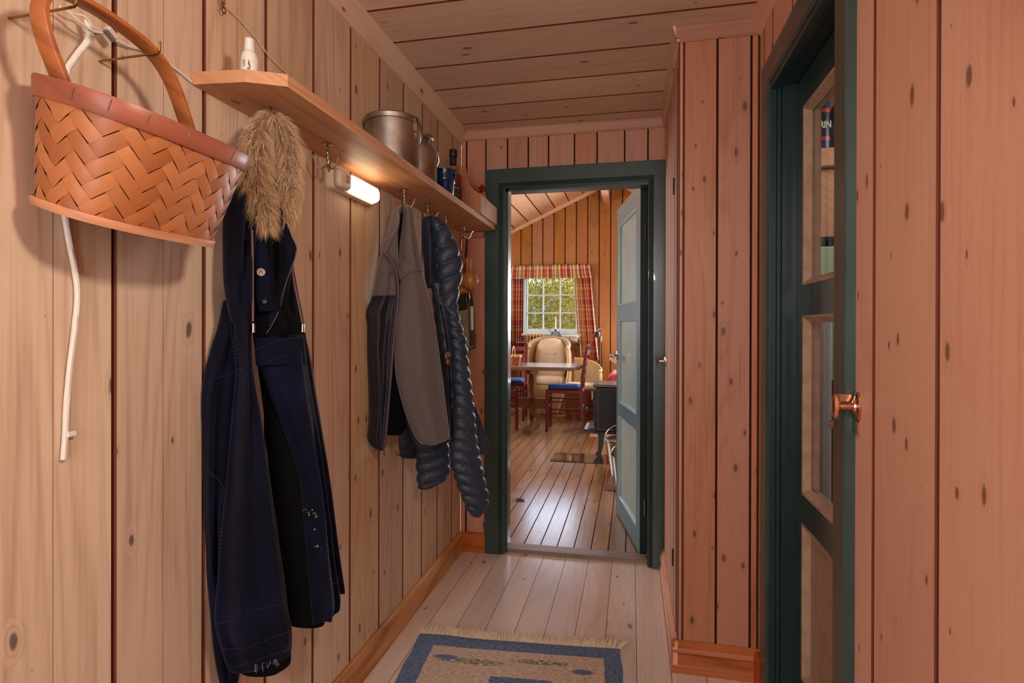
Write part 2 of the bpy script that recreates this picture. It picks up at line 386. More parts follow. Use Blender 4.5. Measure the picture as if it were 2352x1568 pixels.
# --- back wall behind the camera, with an assumed solid entrance leaf; the daylight is an area light before it
wb = struct('wall_back', 'back wall of the hallway')
for a, b in zip([-.867, -.68, .12, .26], [-.68, -.52, .26, .42]):
    plank('plank', wb, (a, YB, 0), Z_, X_, Y_, ZC, b - a, M['pine'])
plank('plank', wb, (-.52, YB, 2.12), X_, Z_, Y_, .64, .038, M['pine'], mid=False)
obj('assumed_entrance_leaf', MB().bbox((-.52, YB - .03, 0), (.12, YB, 2.12), .003), M['white'], wb)
# --- ceiling
ce = struct('ceiling', 'hallway ceiling of pale pine boards laid across')
obj('backing', MB().box((XL, YB, ZC + .0185), (XR + .09, 2.8, ZC + .05)), BK, ce)
yy = [1.655 - .2045 * k for k in range(15, 0, -1)] + [1.655, 1.857, 2.062, 2.267, 2.470, 2.675, 2.79]
for a, b in zip(yy, yy[1:]):
    plank('plank', ce, (XL, a, ZC), X_, Y_, -Z_, XR - XL, b - a, M['pine_ceil'], mid=False)
# --- ceiling mouldings
t = struct('trim_1', 'moulding between left wall and ceiling')
profile('strip', t, [(0, 0), (.034, 0), (.030, -.010), (.014, -.052), (.010, -.070), (0, -.070)], (XL, YB, ZC), Y_, X_, Z_, YE - YB, M['pine_ceil'])
t = struct('trim_2', 'moulding above the far doorway under the ceiling')
profile('strip', t, [(0, 0), (.012, 0), (.016, -.008), (.012, -.045), (.006, -.053), (0, -.053)], (XL + .02, YE, ZC), X_, -Y_, Z_, XR - XL, M['pine_far'])
# --- closet block
cl = struct('wall_closet', 'projecting pine clad closet beside the far doorway')
CXL, CY0 = .150, 1.957
obj('backing', MB().box((CXL + .0185, CY0 + .0185, 0), (XR + .08, 2.86, ZC)), BK, cl)
for a, b in ((CXL, .166), (.166, .2725), (.2725, .378), (.378, .402)):
    plank('plank', cl, (a, CY0, 0), Z_, X_, -Y_, ZC, b - a, M['pine_closet'], mid=False, bev=.0015)
plank('plank', cl, (CXL, CY0 + .001, 0), Z_, Y_, -X_, ZC, .027, M['pine_right'], mid=False, bev=.0015)
plank('plank', cl, (CXL, 2.66, 0), Z_, Y_, -X_, ZC, .107, M['pine_right'], mid=False, bev=.0015)
plank('plank', cl, (CXL, 1.985, 2.04), Z_, Y_, -X_, .118, .675, M['pine_right'], mid=False, bev=.0015)
t = struct('trim_3', 'moulding round the top of the closet')
profile('strip', t, [(0, 0), (.016, 0), (.018, -.008), (.012, -.016), (.014, -.040), (.004, -.053), (0, -.053)], (CXL - .012, CY0, ZC), X_, -Y_, Z_, XR - CXL + .012, M['pine_closet'])
profile('strip', t, [(0, 0), (.022, 0), (.018, -.012), (.010, -.045), (.004, -.053), (0, -.053)], (CXL, CY0 - .010, ZC), Y_, -X_, Z_, YE - CY0 + .010, M['pine_ceil'])
t = struct('trim_4', 'moulding between right wall and ceiling')
profile('strip', t, [(0, 0), (.032, 0), (.030, -.008), (.010, -.054), (.004, -.062), (0, -.062)], (XR, YB, ZC), Y_, -X_, Z_, CY0 - .012 - YB, M['pine_right'])
# --- baseboards
bb = [(0, 0), (.018, 0), (.018, .080), (.014, .092), (.008, .098), (0, .098)]
t = struct('baseboard_left', 'pine baseboard of the left wall'); profile('board', t, bb, (XL, YB, 0), Y_, X_, Z_, YE - YB, M['base'])
t = struct('baseboard_end', 'short orange baseboard beside the far door frame'); profile('board', t, bb, (XL + .018, YE, 0), X_, -Y_, Z_, -.732 - XL - .018, M['base_red'])
bp = [(0, 0), (.021, 0), (.021, .022), (.016, .028), (.014, .060), (.020, .070), (.016, .082), (.009, .086), (.010, .098), (.004, .102), (0, .102)]
t = struct('baseboard_closet', 'moulded red brown baseboard of the closet')
profile('board', t, bp, (CXL - .020, CY0, 0), X_, -Y_, Z_, XR - CXL + .02, M['base_red'])
profile('board', t, bp, (CXL, CY0 - .018, 0), Y_, -X_, Z_, YE - CY0 + .018, M['pine_right'], 'pale side board')
t = struct('baseboard_right', 'short baseboard between closet and green door frame'); profile('board', t, bb, (XR, 1.85, 0), Y_, -X_, Z_, .09, M['base_red'])
profile('board', t, bb, (XR, YB, 0), Y_, -X_, Z_, 1.14 - YB, M['pine_right'])

# --- far doorway (door_1): casing, jamb, threshold, open leaf
def casing_poly(w, t_):                        # u from the outer edge inward, v out of the wall
    return [(0, 0), (w, 0), (w, t_ * .35), (w - .004, t_ * .5), (w - .009, t_ * .35), (w - .013, t_ * .75), (w - .017, t_ * .6), (w - .022, t_), (.003, t_), (0, t_ - .003)]
d1 = struct('door_1', 'blue green panelled door standing open in the far doorway')
cw = .093
profile('casing', d1, casing_poly(cw, .018), (-.735, YE, 0), Z_, X_, -Y_, 1.948, M['green'])
profile('casing', d1, casing_poly(cw - .012, .018), (.156, YE, 0), Z_, -X_, -Y_, 1.948, M['green'])
profile('casing', d1, casing_poly(cw, .0185), (-.735, YE - .0003, 1.949), X_, -Z_, -Y_, .891, M['green'])
jm = MB().box((-.648, YE - .004, 0), (-.632, 2.885, 1.862)).box((.074, YE - .004, 0), (.09, 2.885, 1.862)).box((-.648, YE - .004, 1.853), (.09, 2.885, 1.872))
jm.box((-.634, 2.79, 0), (-.622, 2.86, 1.86)).box((-.64, 2.79, 1.842), (.08, 2.86, 1.856))
obj('jamb', jm, M['green'], d1)
board('threshold', d1, (-.632, 2.797, -.015), (.074, 2.885, .017), M['thresh'], 0, .005)
HG = V((.037, 2.882, 0)); LD = V((-.133, .651, 0)).normalized(); LN = V((LD.y, -LD.x, 0))
LM = Matrix.Identity(4)
for j in range(3): LM[j][0] = LD[j]; LM[j][1] = LN[j]; LM[j][2] = Z_[j]
LM.translation = HG
LW, LZ0, LZ1, LT = .665, .012, 1.877, .040
def pl_frame(mb, u0, u1, z0, z1, M_, depth0, depth1, w=.012):  # sloped moulding ring round a panel
    ring = lambda a, b: [(u0 + a, b, z0 + a), (u1 - a, b, z0 + a), (u1 - a, b, z1 - a), (u0 + a, b, z1 - a)]
    mb.loft([[M_ @ V(p) for p in ring(-.001, depth0 + .004)], [M_ @ V(p) for p in ring(0, depth0 - .003)], [M_ @ V(p) for p in ring(.006, depth0 - .002)], [M_ @ V(p) for p in ring(w, depth1)]], True, False)
def leaf_frame(Mx, W_, z0, z1, T, holes, y0=0):
    mb = MB(); u = [0, holes[0][0], holes[0][1], W_]
    mb.box((0, y0, z0), (u[1], y0 + T, z1), Mx); mb.box((u[2], y0, z0), (W_, y0 + T, z1), Mx)
    zs = [z0] + [z for h in sorted(holes, key=lambda h: h[2]) for z in (h[2], h[3])] + [z1]
    for a, b in zip(zs[::2], zs[1::2]): mb.box((u[1], y0, a), (u[2], y0 + T, b), Mx)
    return mb
pu0, pu1 = .085, .58
holes = [(pu0, pu1, .124, .617), (pu0, pu1, .700, 1.195), (pu0, pu1, 1.285, 1.768)]
lf = obj('leaf', leaf_frame(LM, LW, LZ0, LZ1, LT, holes), M['teal'], d1)
for u0, u1, a, b in holes:
    m_ = MB(); m_.box((u0 - .002, .012, a - .002), (u1 + .002, .028, b + .002), LM); pl_frame(m_, u0, u1, a, b, LM, 0, .012)
    obj('panel', m_, M['panel'], lf)
def lever(parent, base, out, along, mat, name='handle', ln=.105):
    base = V(base); out = V(out).normalized(); along = V(along).normalized(); mb = MB()
    up = Z_
    ring = lambda c, rx, rz: [c + along * (rx * _c(2 * pi * k / 16)) + up * (rz * _s(2 * pi * k / 16)) for k in range(16)]
    mb.loft([ring(base, .014, .030), ring(base + out * .003, .014, .030), ring(base + out * .005, .010, .026)])
    mb.tube([base + out * .003, base + out * .03, base + out * .042 + along * .006, base + out * .046 + along * .022, base + out * .046 + along * ln * .7 - up * .002, base + out * .044 + along * ln - up * .004], [.008, .007, .008, .008, .0105, .009], 10)
    return obj(name, mb, mat, parent, True)
obj('hinge_gap_shade', MB().box((-.0015, .001, LZ0), (-.0002, LT + .001, LZ1), LM), M['green_in'], lf, label='dark strip painted as the shade of the hinge gap')  # dark green strip stands in for the shadow gap at the hinge
lever(lf, LM @ V((LW - .035, -.002, .980)), -LN, -LD, M['steel'], ln=.11)
m_ = MB().box((LW - .045, -.003, .86), (LW - .027, -.0005, .92), LM).lathe([(.0, 0), (.004, 0), (.004, .004), (.0, .004)], LM @ V((LW - .036, -.004, .888)), 8)
obj('keyhole_plate', m_, M['steel'], lf)
for z in (.25, 1.62): obj('hinge', MB().tube([(.062, 2.884, z - .04), (.062, 2.884, z + .04)], .006, 8), M['steel'], d1, True)

# --- green door on the right (door_2)
d2 = struct('door_2', 'dark green glazed door closed in its deep frame on the right')
CO0, CO1, CZ = 1.150, 1.846, 1.941
profile('casing', d2, [(0, 0), (.066, 0), (.066, .012), (.060, .019), (.003, .020), (0, .017)], (XR + .0005, CO0, 0), Z_, Y_, -X_, CZ, M['green'])
profile('casing', d2, [(0, 0), (.071, 0), (.071, .012), (.065, .019), (.003, .020), (0, .017)], (XR + .0005, CO1, 0), Z_, -Y_, -X_, CZ, M['green'])
profile('casing', d2, [(0, 0), (.071, 0), (.071, .012), (.065, .019), (.003, .0205), (0, .017)], (XR + .0005, CO0, CZ + .001), Y_, -Z_, -X_, CO1 - CO0, M['green'])
jm = MB()
for (y0, y1, sg) in ((1.79, 1.83, 1), (1.165, 1.204, -1)):
    pass
def stepped(o, L, U, length, nm_='jamb'):      # U points into the wall body
    profile(nm_, d2, [(-.016, 0), (-.016, .016), (-.010, .020), (-.010, .030), (-.004, .034), (0, .036), (0, .130), (.04, .130), (.04, 0)], o, L, U, X_, length, M['green_in'])
stepped((.3955, 1.79, 0), Z_, Y_, 1.885)
stepped((.3955, 1.205, 0), Z_, -Y_, 1.885)
stepped((.3955, 1.19, 1.868), Y_, Z_, .615)
SX = .471
DM = Matrix(((0, 1, 0, SX), (-1, 0, 0, 1.788), (0, 0, 1, 0), (0, 0, 0, 1)))    # u runs toward the camera, depth to +x
DW = .58
holes = [(.070, .50, .16, .598), (.070, .50, .681, 1.185), (.070, .50, 1.270, 1.773)]
lf2 = obj('leaf', leaf_frame(DM, DW, .012, 1.864, .040, holes), M['green'], d2)
for i, (u0, u1, a, b) in enumerate(holes):
    m_ = MB(); pl_frame(m_, u0, u1, a, b, DM, 0, .016, .020)
    if i:
        m_.loft([[DM @ V(p) for p in ((u0 + q, d, a + q), (u1 - q, d, a + q), (u1 - q, d, b - q), (u0 + q, d, b - q))] for q, d in ((.012, .0165), (.012, .041), (-.001, .041))], True, False)
        obj('moulding', m_, M['cream'], lf2)
        obj('glass_pane', MB().box((u0 + .008, .018, a + .008), (u1 - .008, .0205, b - .008), DM), M['glass'], lf2)
    else:
        m_.box((u0, .016, a), (u1, .026, b), DM); obj('panel', m_, M['cream'], lf2)
lever(lf2, DM @ V((.545, 0, .945)), -X_, Y_, M['steel'], ln=.10)
# --- plank door of the closet (door_3)
d3 = struct('door_3', 'narrow pine plank door in the side of the closet')
for a, b in ((1.986, 2.10), (2.10, 2.285), (2.285, 2.47), (2.47, 2.658)):
    plank('plank', d3, (CXL - .003, a, .11), Z_, Y_, -X_, 1.925, b - a, M['pine_right'], mid=False, bev=.003)
for z in (.32, 1.66):
    obj('hinge', MB().box((CXL - .005, 2.092, z - .03), (CXL - .002, 2.112, z + .03)).tube([(CXL - .006, 2.10, z - .03), (CXL - .006, 2.10, z + .03)], .003, 8), M['black'], d3)
def oval_knob(name, base, out, sc_, mat, parent=None):
    base = V(base); out = V(out).normalized(); a = Z_; b = out.cross(a); mb = MB()
    def ring(c, r, rz): return [c + b * (r * _c(2 * pi * k / 20)) + a * (rz * _s(2 * pi * k / 20)) for k in range(20)]
    q = sc_; B_ = base
    mb.loft([ring(B_, .014 * q, .027 * q), ring(B_ + out * .004 * q, .014 * q, .027 * q), ring(B_ + out * .007 * q, .009 * q, .014 * q), ring(B_ + out * .010 * q, .0085 * q, .0095 * q), ring(B_ + out * .0105 * q, .007 * q, .007 * q), ring(B_ + out * .030 * q, .0065 * q, .0065 * q), ring(B_ + out * .034 * q, .010 * q, .016 * q), ring(B_ + out * .037 * q, .012 * q, .025 * q), ring(B_ + out * .042 * q, .009 * q, .021 * q), ring(B_ + out * .043 * q, .003 * q, .008 * q)])
    mb.lathe([(.0, 0), (.003, 0), (.003, .002), (.0, .003)], (0, 0, 0), 8, Matrix.Translation(base + a * .02 * q) @ out.to_track_quat('Z', 'Y').to_matrix().to_4x4())
    return obj(name, mb, mat, parent, True)
oval_knob('knob', (CXL - .003, 2.60, 1.0), (-1, 0, 0), 1, M['steel'], d3)
k = thing('turn_knob', 'coppery oval turn knob on the pink pine wall beside the green door frame', 'knob', (XR, 1.155, 1.004))
oval_knob('knob', (XR - .0005, 1.135, 1.006), (-1, 0, 0), 1, M['copper'], k)
obj('latch_plate', MB().bbox((XR - .004, 1.128, .955), (XR, 1.142, .978), .001), M['copper'], k)
obj('latch_tongue', MB().bbox((XR - .030, 1.146, 1.012), (XR - .006, 1.150, 1.028), .0015), M['copper'], k)

# ================================================================ living room beyond the far doorway
def islandmat(name, cols, rough=.6, trans=0):
    m, nt, N, L, B = nm(name); g = N.new('ShaderNodeNewGeometry'); r = N.new('ShaderNodeValToRGB'); r.color_ramp.interpolation = 'LINEAR'
    e = r.color_ramp.elements
    for i, c in enumerate(cols):
        p = i / (len(cols) - 1)
        q = e[0] if i == 0 else (e[-1] if i == len(cols) - 1 else e.new(p)); q.position = p; q.color = lin(c)
    L.new(g.outputs['Random Per Island'], r.inputs[0]); L.new(r.outputs[0], B.inputs['Base Color']); B.inputs['Roughness'].default_value = rough
    B.inputs['Specular IOR Level'].default_value = .05
    if trans: B.inputs['Transmission Weight'].default_value = 0; B.inputs['Subsurface Weight'].default_value = 0
    return m
YG = 8.02
def zr(x): return 3.23 - .458 * abs(x + .30)
M['amber'] = M['gable']; AM = plain('amber_backing', (.62, .36, .15), .5)
M['winpaint'] = plain('window_paint', (.80, .85, .84), .4)
wg = struct('wall_gable', 'amber pine gable wall of the living room')
bk = MB(); X0, X1, WZ0, WZ1 = -1.56, -.74, 1.06, 1.93
bk.prism([(-3.0, 0), (X0, 0), (X0, zr(X0)), (-3.0, zr(-3.0))], YG + .02, YG + .12, 1)
bk.prism([(X1, 0), (1.5, 0), (1.5, zr(1.5)), (-.3, zr(-.3)), (X1, zr(X1))], YG + .02, YG + .12, 1)
bk.prism([(X0, 0), (X1, 0), (X1, WZ0), (X0, WZ0)], YG + .02, YG + .12, 1).prism([(X0, WZ1), (X1, WZ1), (X1, zr(X1)), (X0, zr(X0))], YG + .02, YG + .12, 1)
obj('backing', bk, plain('dark_amber', (.20, .10, .04), .8), wg)
x = -1.7568 - .1613 * 7
while x < 1.45:
    a, b = x, x + .1613; h = min(zr(a), zr(b)) - .005
    segs = [(0, h)]
    if b > X0 + .02 and a < X1 - .02: segs = [(0, WZ0), (WZ1, h)]
    for z0, z1 in segs:
        aa, bb_ = a, b
        plank('plank', wg, (aa, YG, z0), Z_, X_, -Y_, z1 - z0, bb_ - aa, M['gable'], mid=False, gap=.002, bev=.007)
    x += .1613
board('baseboard', wg, (-3.0, YG - .015, 0), (1.5, YG, .07), M['gable'], 0)
wv = struct('wall_living', 'side and near walls of the living room')
obj('wall_panel', MB().box((-3.1, 2.88, 0), (-3.0, YG + .1, 2.02)), AM, wv)
obj('wall_panel', MB().box((1.5, 2.88, 0), (1.6, YG + .1, 2.42)), AM, wv)
nr = MB(); y0, y1 = 2.86, 2.895
nr.prism([(-3.0, 0), (DX0 - .02, 0), (DX0 - .02, zr(DX0)), (-3.0, zr(-3.0))], y0, y1, 1).prism([(DX1 + .02, 0), (1.5, 0), (1.5, zr(1.5)), (DX1 + .02, zr(DX1))], y0, y1, 1)
nr.prism([(DX0 - .02, 1.87), (DX1 + .02, 1.87), (DX1 + .02, zr(DX1)), (-.3, 3.23), (DX0 - .02, zr(DX0))], y0, y1, 1)
obj('wall_panel', nr, AM, wv)
lc = struct('ceiling_living', 'sloping pale pine ceiling of the living room')
sl = math.atan(.458)
for side in (-1, 1):
    wdir = V((side * _c(sl), 0, -_s(sl))); nn = V((-side * _s(sl) * 1, 0, -_c(sl)))
    n = 15 if side < 0 else 9
    for k in range(n):
        o = V((-.30, 2.89, 3.23)) + wdir * (.218 * k)
        plank('plank', lc, o, Y_, wdir, nn, YG - 2.89 + .01, .218, M['living_ceil'], mid=False, gap=.002, bev=.006)
    obj('backing', MB().add([V((-.3, 2.86, 3.26)), V((-.3, YG + .12, 3.26)), V((-.3, YG + .12, 3.26)) + wdir * 3.3, V((-.3, 2.86, 3.26)) + wdir * 3.3, V((-.3, 2.86, 3.32)), V((-.3, YG + .12, 3.32)), V((-.3, YG + .12, 3.32)) + wdir * 3.3, V((-.3, 2.86, 3.32)) + wdir * 3.3], [(0, 1, 2, 3), (7, 6, 5, 4), (0, 4, 5, 1), (1, 5, 6, 2), (2, 6, 7, 3), (3, 7, 4, 0)]), BK, lc)
    tr = profile('moulding', lc, [(0, 0), (.022, 0), (.022, .045), (0, .05)], V((-.30, YG, 3.225)), wdir, -Y_, nn, 3.0 if side < 0 else 1.9, M['living_ceil'])
bm_ = thing('purlin', 'pale pine roof beam running along under the living room ceiling', 'beam', (-.37, 2.9, 2.9))
board('beam', bm_, (-.405, 2.9, 2.90), (-.315, YG, 3.14), M['living_ceil'], 1, .004)
lfl = struct('floor_living', 'lacquered plank floor of the living room')
obj('subfloor', MB().box((-3.0, 2.86, -.05), (1.5, YG + .1, -.0165)), plain('floor_gap', (.10, .06, .04), .8), lfl)
x = -.473 - .0882 * 18; i = 0
while x < .75:
    ys = [2.84, 3.5 + (i * 1.37) % 3.4, YG]
    if abs(x + .649) < .03: ys = [2.84, 3.25, 5.6, YG]
    if abs(x + .385 + .0882) < .02: ys[1] = 7.1
    for a, b in zip(ys, ys[1:]):
        plank('plank', lfl, (x, a + .0008, 0), Y_, X_, Z_, b - a - .0016, .0882, M['living_floor'], mid=False, gap=.0011, bev=.0022, thick=.016)
    x += .0882; i += 1
obj('floor_slab', MB().box((-3.0, 2.84, -.03), (-.473 - .0882 * 18, YG, -.0005)).box((x, 2.84, -.03), (1.5, YG, -.0005)), M['living_floor'], lfl)

# window in the gable wall
w1 = struct('window_1', 'small paned white window in the gable wall')
wf = MB(); gx0, gx1, gz0, gz1 = -1.502, -.797, 1.129, 1.870
for a, b in (((X0, YG - .022, WZ0), (gx0 - .02, YG + .12, WZ1)), ((gx1 + .02, YG - .022, WZ0), (X1, YG + .12, WZ1)), ((gx0 - .02, YG - .022, gz1 + .02), (gx1 + .02, YG + .12, WZ1)), ((gx0 - .02, YG - .022, WZ0), (gx1 + .02, YG + .12, gz0 - .02))): wf.box(a, b)
obj('window_frame', wf, M['winpaint'], w1)
sf = MB()
for a, b in (((gx0 - .02, YG + .02, gz0 - .02), (gx0, YG + .06, gz1 + .02)), ((gx1, YG + .02, gz0 - .02), (gx1 + .02, YG + .06, gz1 + .02)), ((gx0, YG + .02, gz1), (gx1, YG + .06, gz1 + .02)), ((gx0, YG + .02, gz0 - .02), (gx1, YG + .06, gz0))): sf.box(a, b)
obj('sash', sf, M['winpaint'], w1)
mx_ = [-1.271, -1.024]; mz_ = [1.358, 1.616]
for q in mx_: obj('glazing_bar', MB().bbox((q - .009, YG + .022, gz0), (q + .009, YG + .056, gz1), .003), M['winpaint'], w1)
for q in mz_: obj('glazing_bar', MB().bbox((gx0, YG + .024, q - .009), (gx1, YG + .054, q + .009), .003), M['winpaint'], w1)
for a, b in zip([gx0] + mx_, mx_ + [gx1]):
    for c, d in zip([gz0] + mz_, mz_ + [gz1]): obj('pane', MB().box((a, YG + .038, c), (b, YG + .041, d)), M['glass'], w1)
board('sill', w1, (X0 - .03, YG - .05, WZ0 - .028), (X1 + .03, YG - .0, WZ0 - .002), M['winpaint'], 0)

# outside
M['birch'] = plain('birch_bark', (.50, .48, .44), .7, noise_=1, nscale=9, c2=(.16, .14, .12), stretch=(1, 1, 6))
M['grass'] = plain('autumn_grass', (.24, .25, .09), .9, noise_=1, nscale=3, c2=(.34, .28, .12))
g_ = obj('meadow', MB().box((-40, 8.3, -.8), (30, 60, -.6)), M['grass']); tag(g_, 'autumn meadow outside the small paned window', 'meadow', kind='structure')
leafcols = [[(.30, .30, .06), (.42, .36, .09), (.46, .37, .10), (.18, .21, .05), (.50, .41, .15)], [(.46, .29, .07), (.51, .38, .10), (.38, .31, .06), (.54, .42, .15), (.24, .20, .05)], [(.23, .25, .06), (.32, .33, .08), (.15, .18, .04), (.38, .36, .12), (.35, .30, .07)]]
hm = MB(); nx_ = 60; hr = []
for j in range(8):
    hr.append([V((-22 + 36 * i / nx_, 26 + j * 1.6, -.7 + (3.9 + 1.0 * noise.noise(V((i * .35, j * .4, 0))) + .7 * noise.noise(V((i * 1.1, j, 3))) - (1.2 if i < 18 else 0)) * _s(min(j / 3.5, 1) * pi / 2))) for i in range(nx_ + 1)])
hm.loft(hr, False, False); hl = obj('woodland_hill', hm, plain('distant_woods', (.34, .30, .11), .9, noise_=1, nscale=2.5, c2=(.18, .18, .06), bump=1, detail=8, spec=0), None, True); tag(hl, 'wooded autumn hillside far beyond the birches', 'hillside', kind='structure')
LM_ = [islandmat('birch_leaves', c, .55) for c in leafcols]
def tree(name, label, x, y, h, r, n, mi, size, z0=-.7):
    t = thing(name, label, 'tree', (x, y, z0), 'autumn trees outside the window')
    rnd = random.Random(int(x * 100 + y * 10)); tr = MB(); pts = []
    px_, py_ = x, y
    for k in range(7): pts.append((px_ + rnd.uniform(-.06, .06) * k * .4, py_, z0 + h * k / 6.5))
    tr.tube(pts, [.05 * (1 - k / 8) * h / 4 for k in range(7)], 7)
    for k in range(14):
        q = V(pts[1 + k % 5]); a = rnd.uniform(0, 6.28); ln = r * rnd.uniform(.6, 1)
        tr.tube([q, q + V((_c(a) * ln * .5, _s(a) * ln * .5, .3 * ln)), q + V((_c(a) * ln, _s(a) * ln, .75 * ln))], [.014, .009, .004], 4)
    obj('trunk', tr, M['birch'], t, True)
    n = int(n * 1.9); fo = MB(); cl_ = [(rnd.uniform(-1, 1), rnd.uniform(-1, 1), rnd.uniform(.12, 1.0)) for _ in range(40)]
    for k in range(n):
        c = cl_[rnd.randrange(40)]; q = V((x + c[0] * r * .8 + rnd.gauss(0, .16) * r, y + c[1] * r * .8 + rnd.gauss(0, .16) * r, z0 + c[2] * h + rnd.gauss(0, .09) * h))
        a = V((rnd.gauss(0, 1), rnd.gauss(0, 1), rnd.gauss(0, 1))).normalized(); b = a.orthogonal().normalized(); s_ = size * rnd.uniform(.6, 1.3)
        fo.add([q - a * s_, q + b * s_ * .5, q + a * s_, q - b * s_ * .5], [(0, 1, 2, 3)])
    obj('foliage', fo, LM_[mi], t)
tl = [(-1.95, 11.2, 2.75, 0.8, 3600, 0), (-1.1, 11.8, 2.8, 0.8, 3600, 1), (-2.8, 12.6, 2.8, 1.0, 3800, 2), (-1.6, 13.6, 3.0, 1.0, 4400, 0), (-2.3, 15.2, 3.1, 1.2, 4800, 1), (-3.6, 14.8, 2.8, 1.1, 3600, 1), (-1.4, 16.8, 3.4, 1.3, 4800, 2), (-3.0, 18, 3.4, 1.5, 4800, 0), (-4.4, 19, 2.9, 1.5, 3600, 2), (-1.9, 20, 3.6, 1.7, 4800, 1), (-0.3, 15, 3.1, 1.2, 2200, 0), (-4.9, 24, 3.3, 2.2, 3600, 0), (-2.9, 24, 4.0, 2.2, 4800, 2)]
tlab = ['low golden birch at the left of the window view, nearest the glass', 'low amber birch at the right of the window view, nearest the glass', 'olive leaved birch behind the nearest golden one', 'yellow green birch in the middle of the window view', 'orange leaved birch behind the middle one', 'short orange birch at the left edge of the view', 'tall olive birch behind the right hand panes', 'tall yellow birch well behind the left panes', 'short olive birch far back at the left under the sky', 'tall orange birch far back in the middle', 'yellow birch at the right edge of the view', 'most distant yellow birch at the left', 'most distant olive birch in the middle']
for q, lb in zip(tl, tlab): tree('birch_tree', lb, *q, size=.027 if q[1] < 14 else .042)

# curtains
def plaid(name):
    m, nt, N, L, B = nm(name); u = N.new('ShaderNodeUVMap'); u.uv_map = 'UVMap'; s_ = N.new('ShaderNodeSeparateXYZ'); L.new(u.outputs[0], s_.inputs[0])
    def ramp(x, st):
        r = N.new('ShaderNodeValToRGB'); r.color_ramp.interpolation = 'CONSTANT'; e = r.color_ramp.elements
        for i, (p, c) in enumerate(st):
            q = e[0] if i == 0 else (e[1] if i == 1 else e.new(p)); q.position = p; q.color = lin(c)
        L.new(x, r.inputs[0]); return r.outputs[0]
    R_, Cc, Nv, G_, O_ = (.62, .13, .13), (.86, .76, .58), (.16, .17, .28), (.38, .46, .24), (.82, .52, .24)
    a = ramp(mth(nt, 'FRACT', mth(nt, 'MULTIPLY', s_.outputs[0], 2.5)), [(0, R_), (.20, Cc), (.27, Nv), (.33, Cc), (.42, O_), (.5, G_), (.57, Cc), (.66, R_), (.80, O_), (.88, Nv), (.93, Cc)])
    b = ramp(mth(nt, 'FRACT', mth(nt, 'MULTIPLY', s_.outputs[1], 3.4)), [(0, R_), (.28, Cc), (.36, G_), (.44, O_), (.62, R_), (.70, Cc), (.86, Nv), (.92, Cc)])
    L.new(mixc(nt, .22, a, b), B.inputs['Base Color']); B.inputs['Roughness'].default_value = .85; return m
M['plaid'] = plaid('plaid_cotton')
def curtain(parent, name, x0a, x1a, x0b, x1b, zt, zb, y, amp, folds, seed=0, swell=0):
    nu, nv = 90, 14; mb = MB(); rnd = random.Random(seed); ph = [rnd.uniform(0, 6.28) for _ in range(4)]
    def P(i, j, off):
        u = i / nu; v = j / nv; xa = x0a + (x1a - x0a) * u; xb = x0b + (x1b - x0b) * u; x = xa + (xb - xa) * v ** 1.2
        a = amp * (.55 + .45 * v)
        d = a * (_s(u * folds * 2 * pi + ph[0] + .6 * _s(v * 2 + ph[1])) + .35 * _s(u * folds * 4.3 * pi + ph[2] + v))
        z = zt + (zb - zt) * v + (.006 * _s(u * folds * 2 * pi + ph[3]) if j == nv else 0) + (.010 * _s(u * folds * 2.6 * pi) if j == 0 else 0)
        return V((x, y + d + off - swell * _s(v * pi), z))
    top = [[P(i, j, 0) for i in range(nu + 1)] for j in range(nv + 1)]; bk_ = [[P(i, j, .004) for i in range(nu + 1)] for j in range(nv + 1)]
    rings = [top[j] + bk_[j][::-1] for j in range(nv + 1)]; mb.loft(rings, True, True)
    o = obj(name, mb, M['plaid'], parent, 2)
    me = o.data; uvl = me.uv_layers.new(name='UVMap'); m_ = 2 * (nu + 1)
    for l in me.loops:
        i = l.vertex_index; j, k = divmod(i, m_); k = k if k <= nu else m_ - 1 - k
        uvl.data[l.index].uv = (k / nu * max(x1a - x0a, x1b - x0b) * 1.5 + seed * .3, (zt + (zb - zt) * j / nv))
    return o
t = thing('curtain_valance', 'gathered red and cream plaid valance across the top of the window', 'valance', (-1.15, YG - .07, 1.95)); curtain(t, 'cloth', -1.75, -.58, -1.77, -.55, 2.035, 1.845, YG - .115, .018, 22, 1)
obj('rod', MB().tube([(-1.76, YG - .040, 1.99), (-.57, YG - .040, 1.99)], .005, 8), M['black'], t)
t = thing('curtain', 'plaid curtain hanging at the left side of the window', 'curtain', (-1.6, YG - .06, .9), 'plaid curtains'); curtain(t, 'cloth', -1.74, -1.56, -1.72, -1.58, 1.98, .72, YG - .050, .020, 5, 2)
t = thing('curtain', 'wider plaid curtain hanging at the right side of the window', 'curtain', (-.7, YG - .06, .9), 'plaid curtains'); curtain(t, 'cloth', -.82, -.57, -.74, -.46, 1.98, .69, YG - .050, .021, 6, 3)

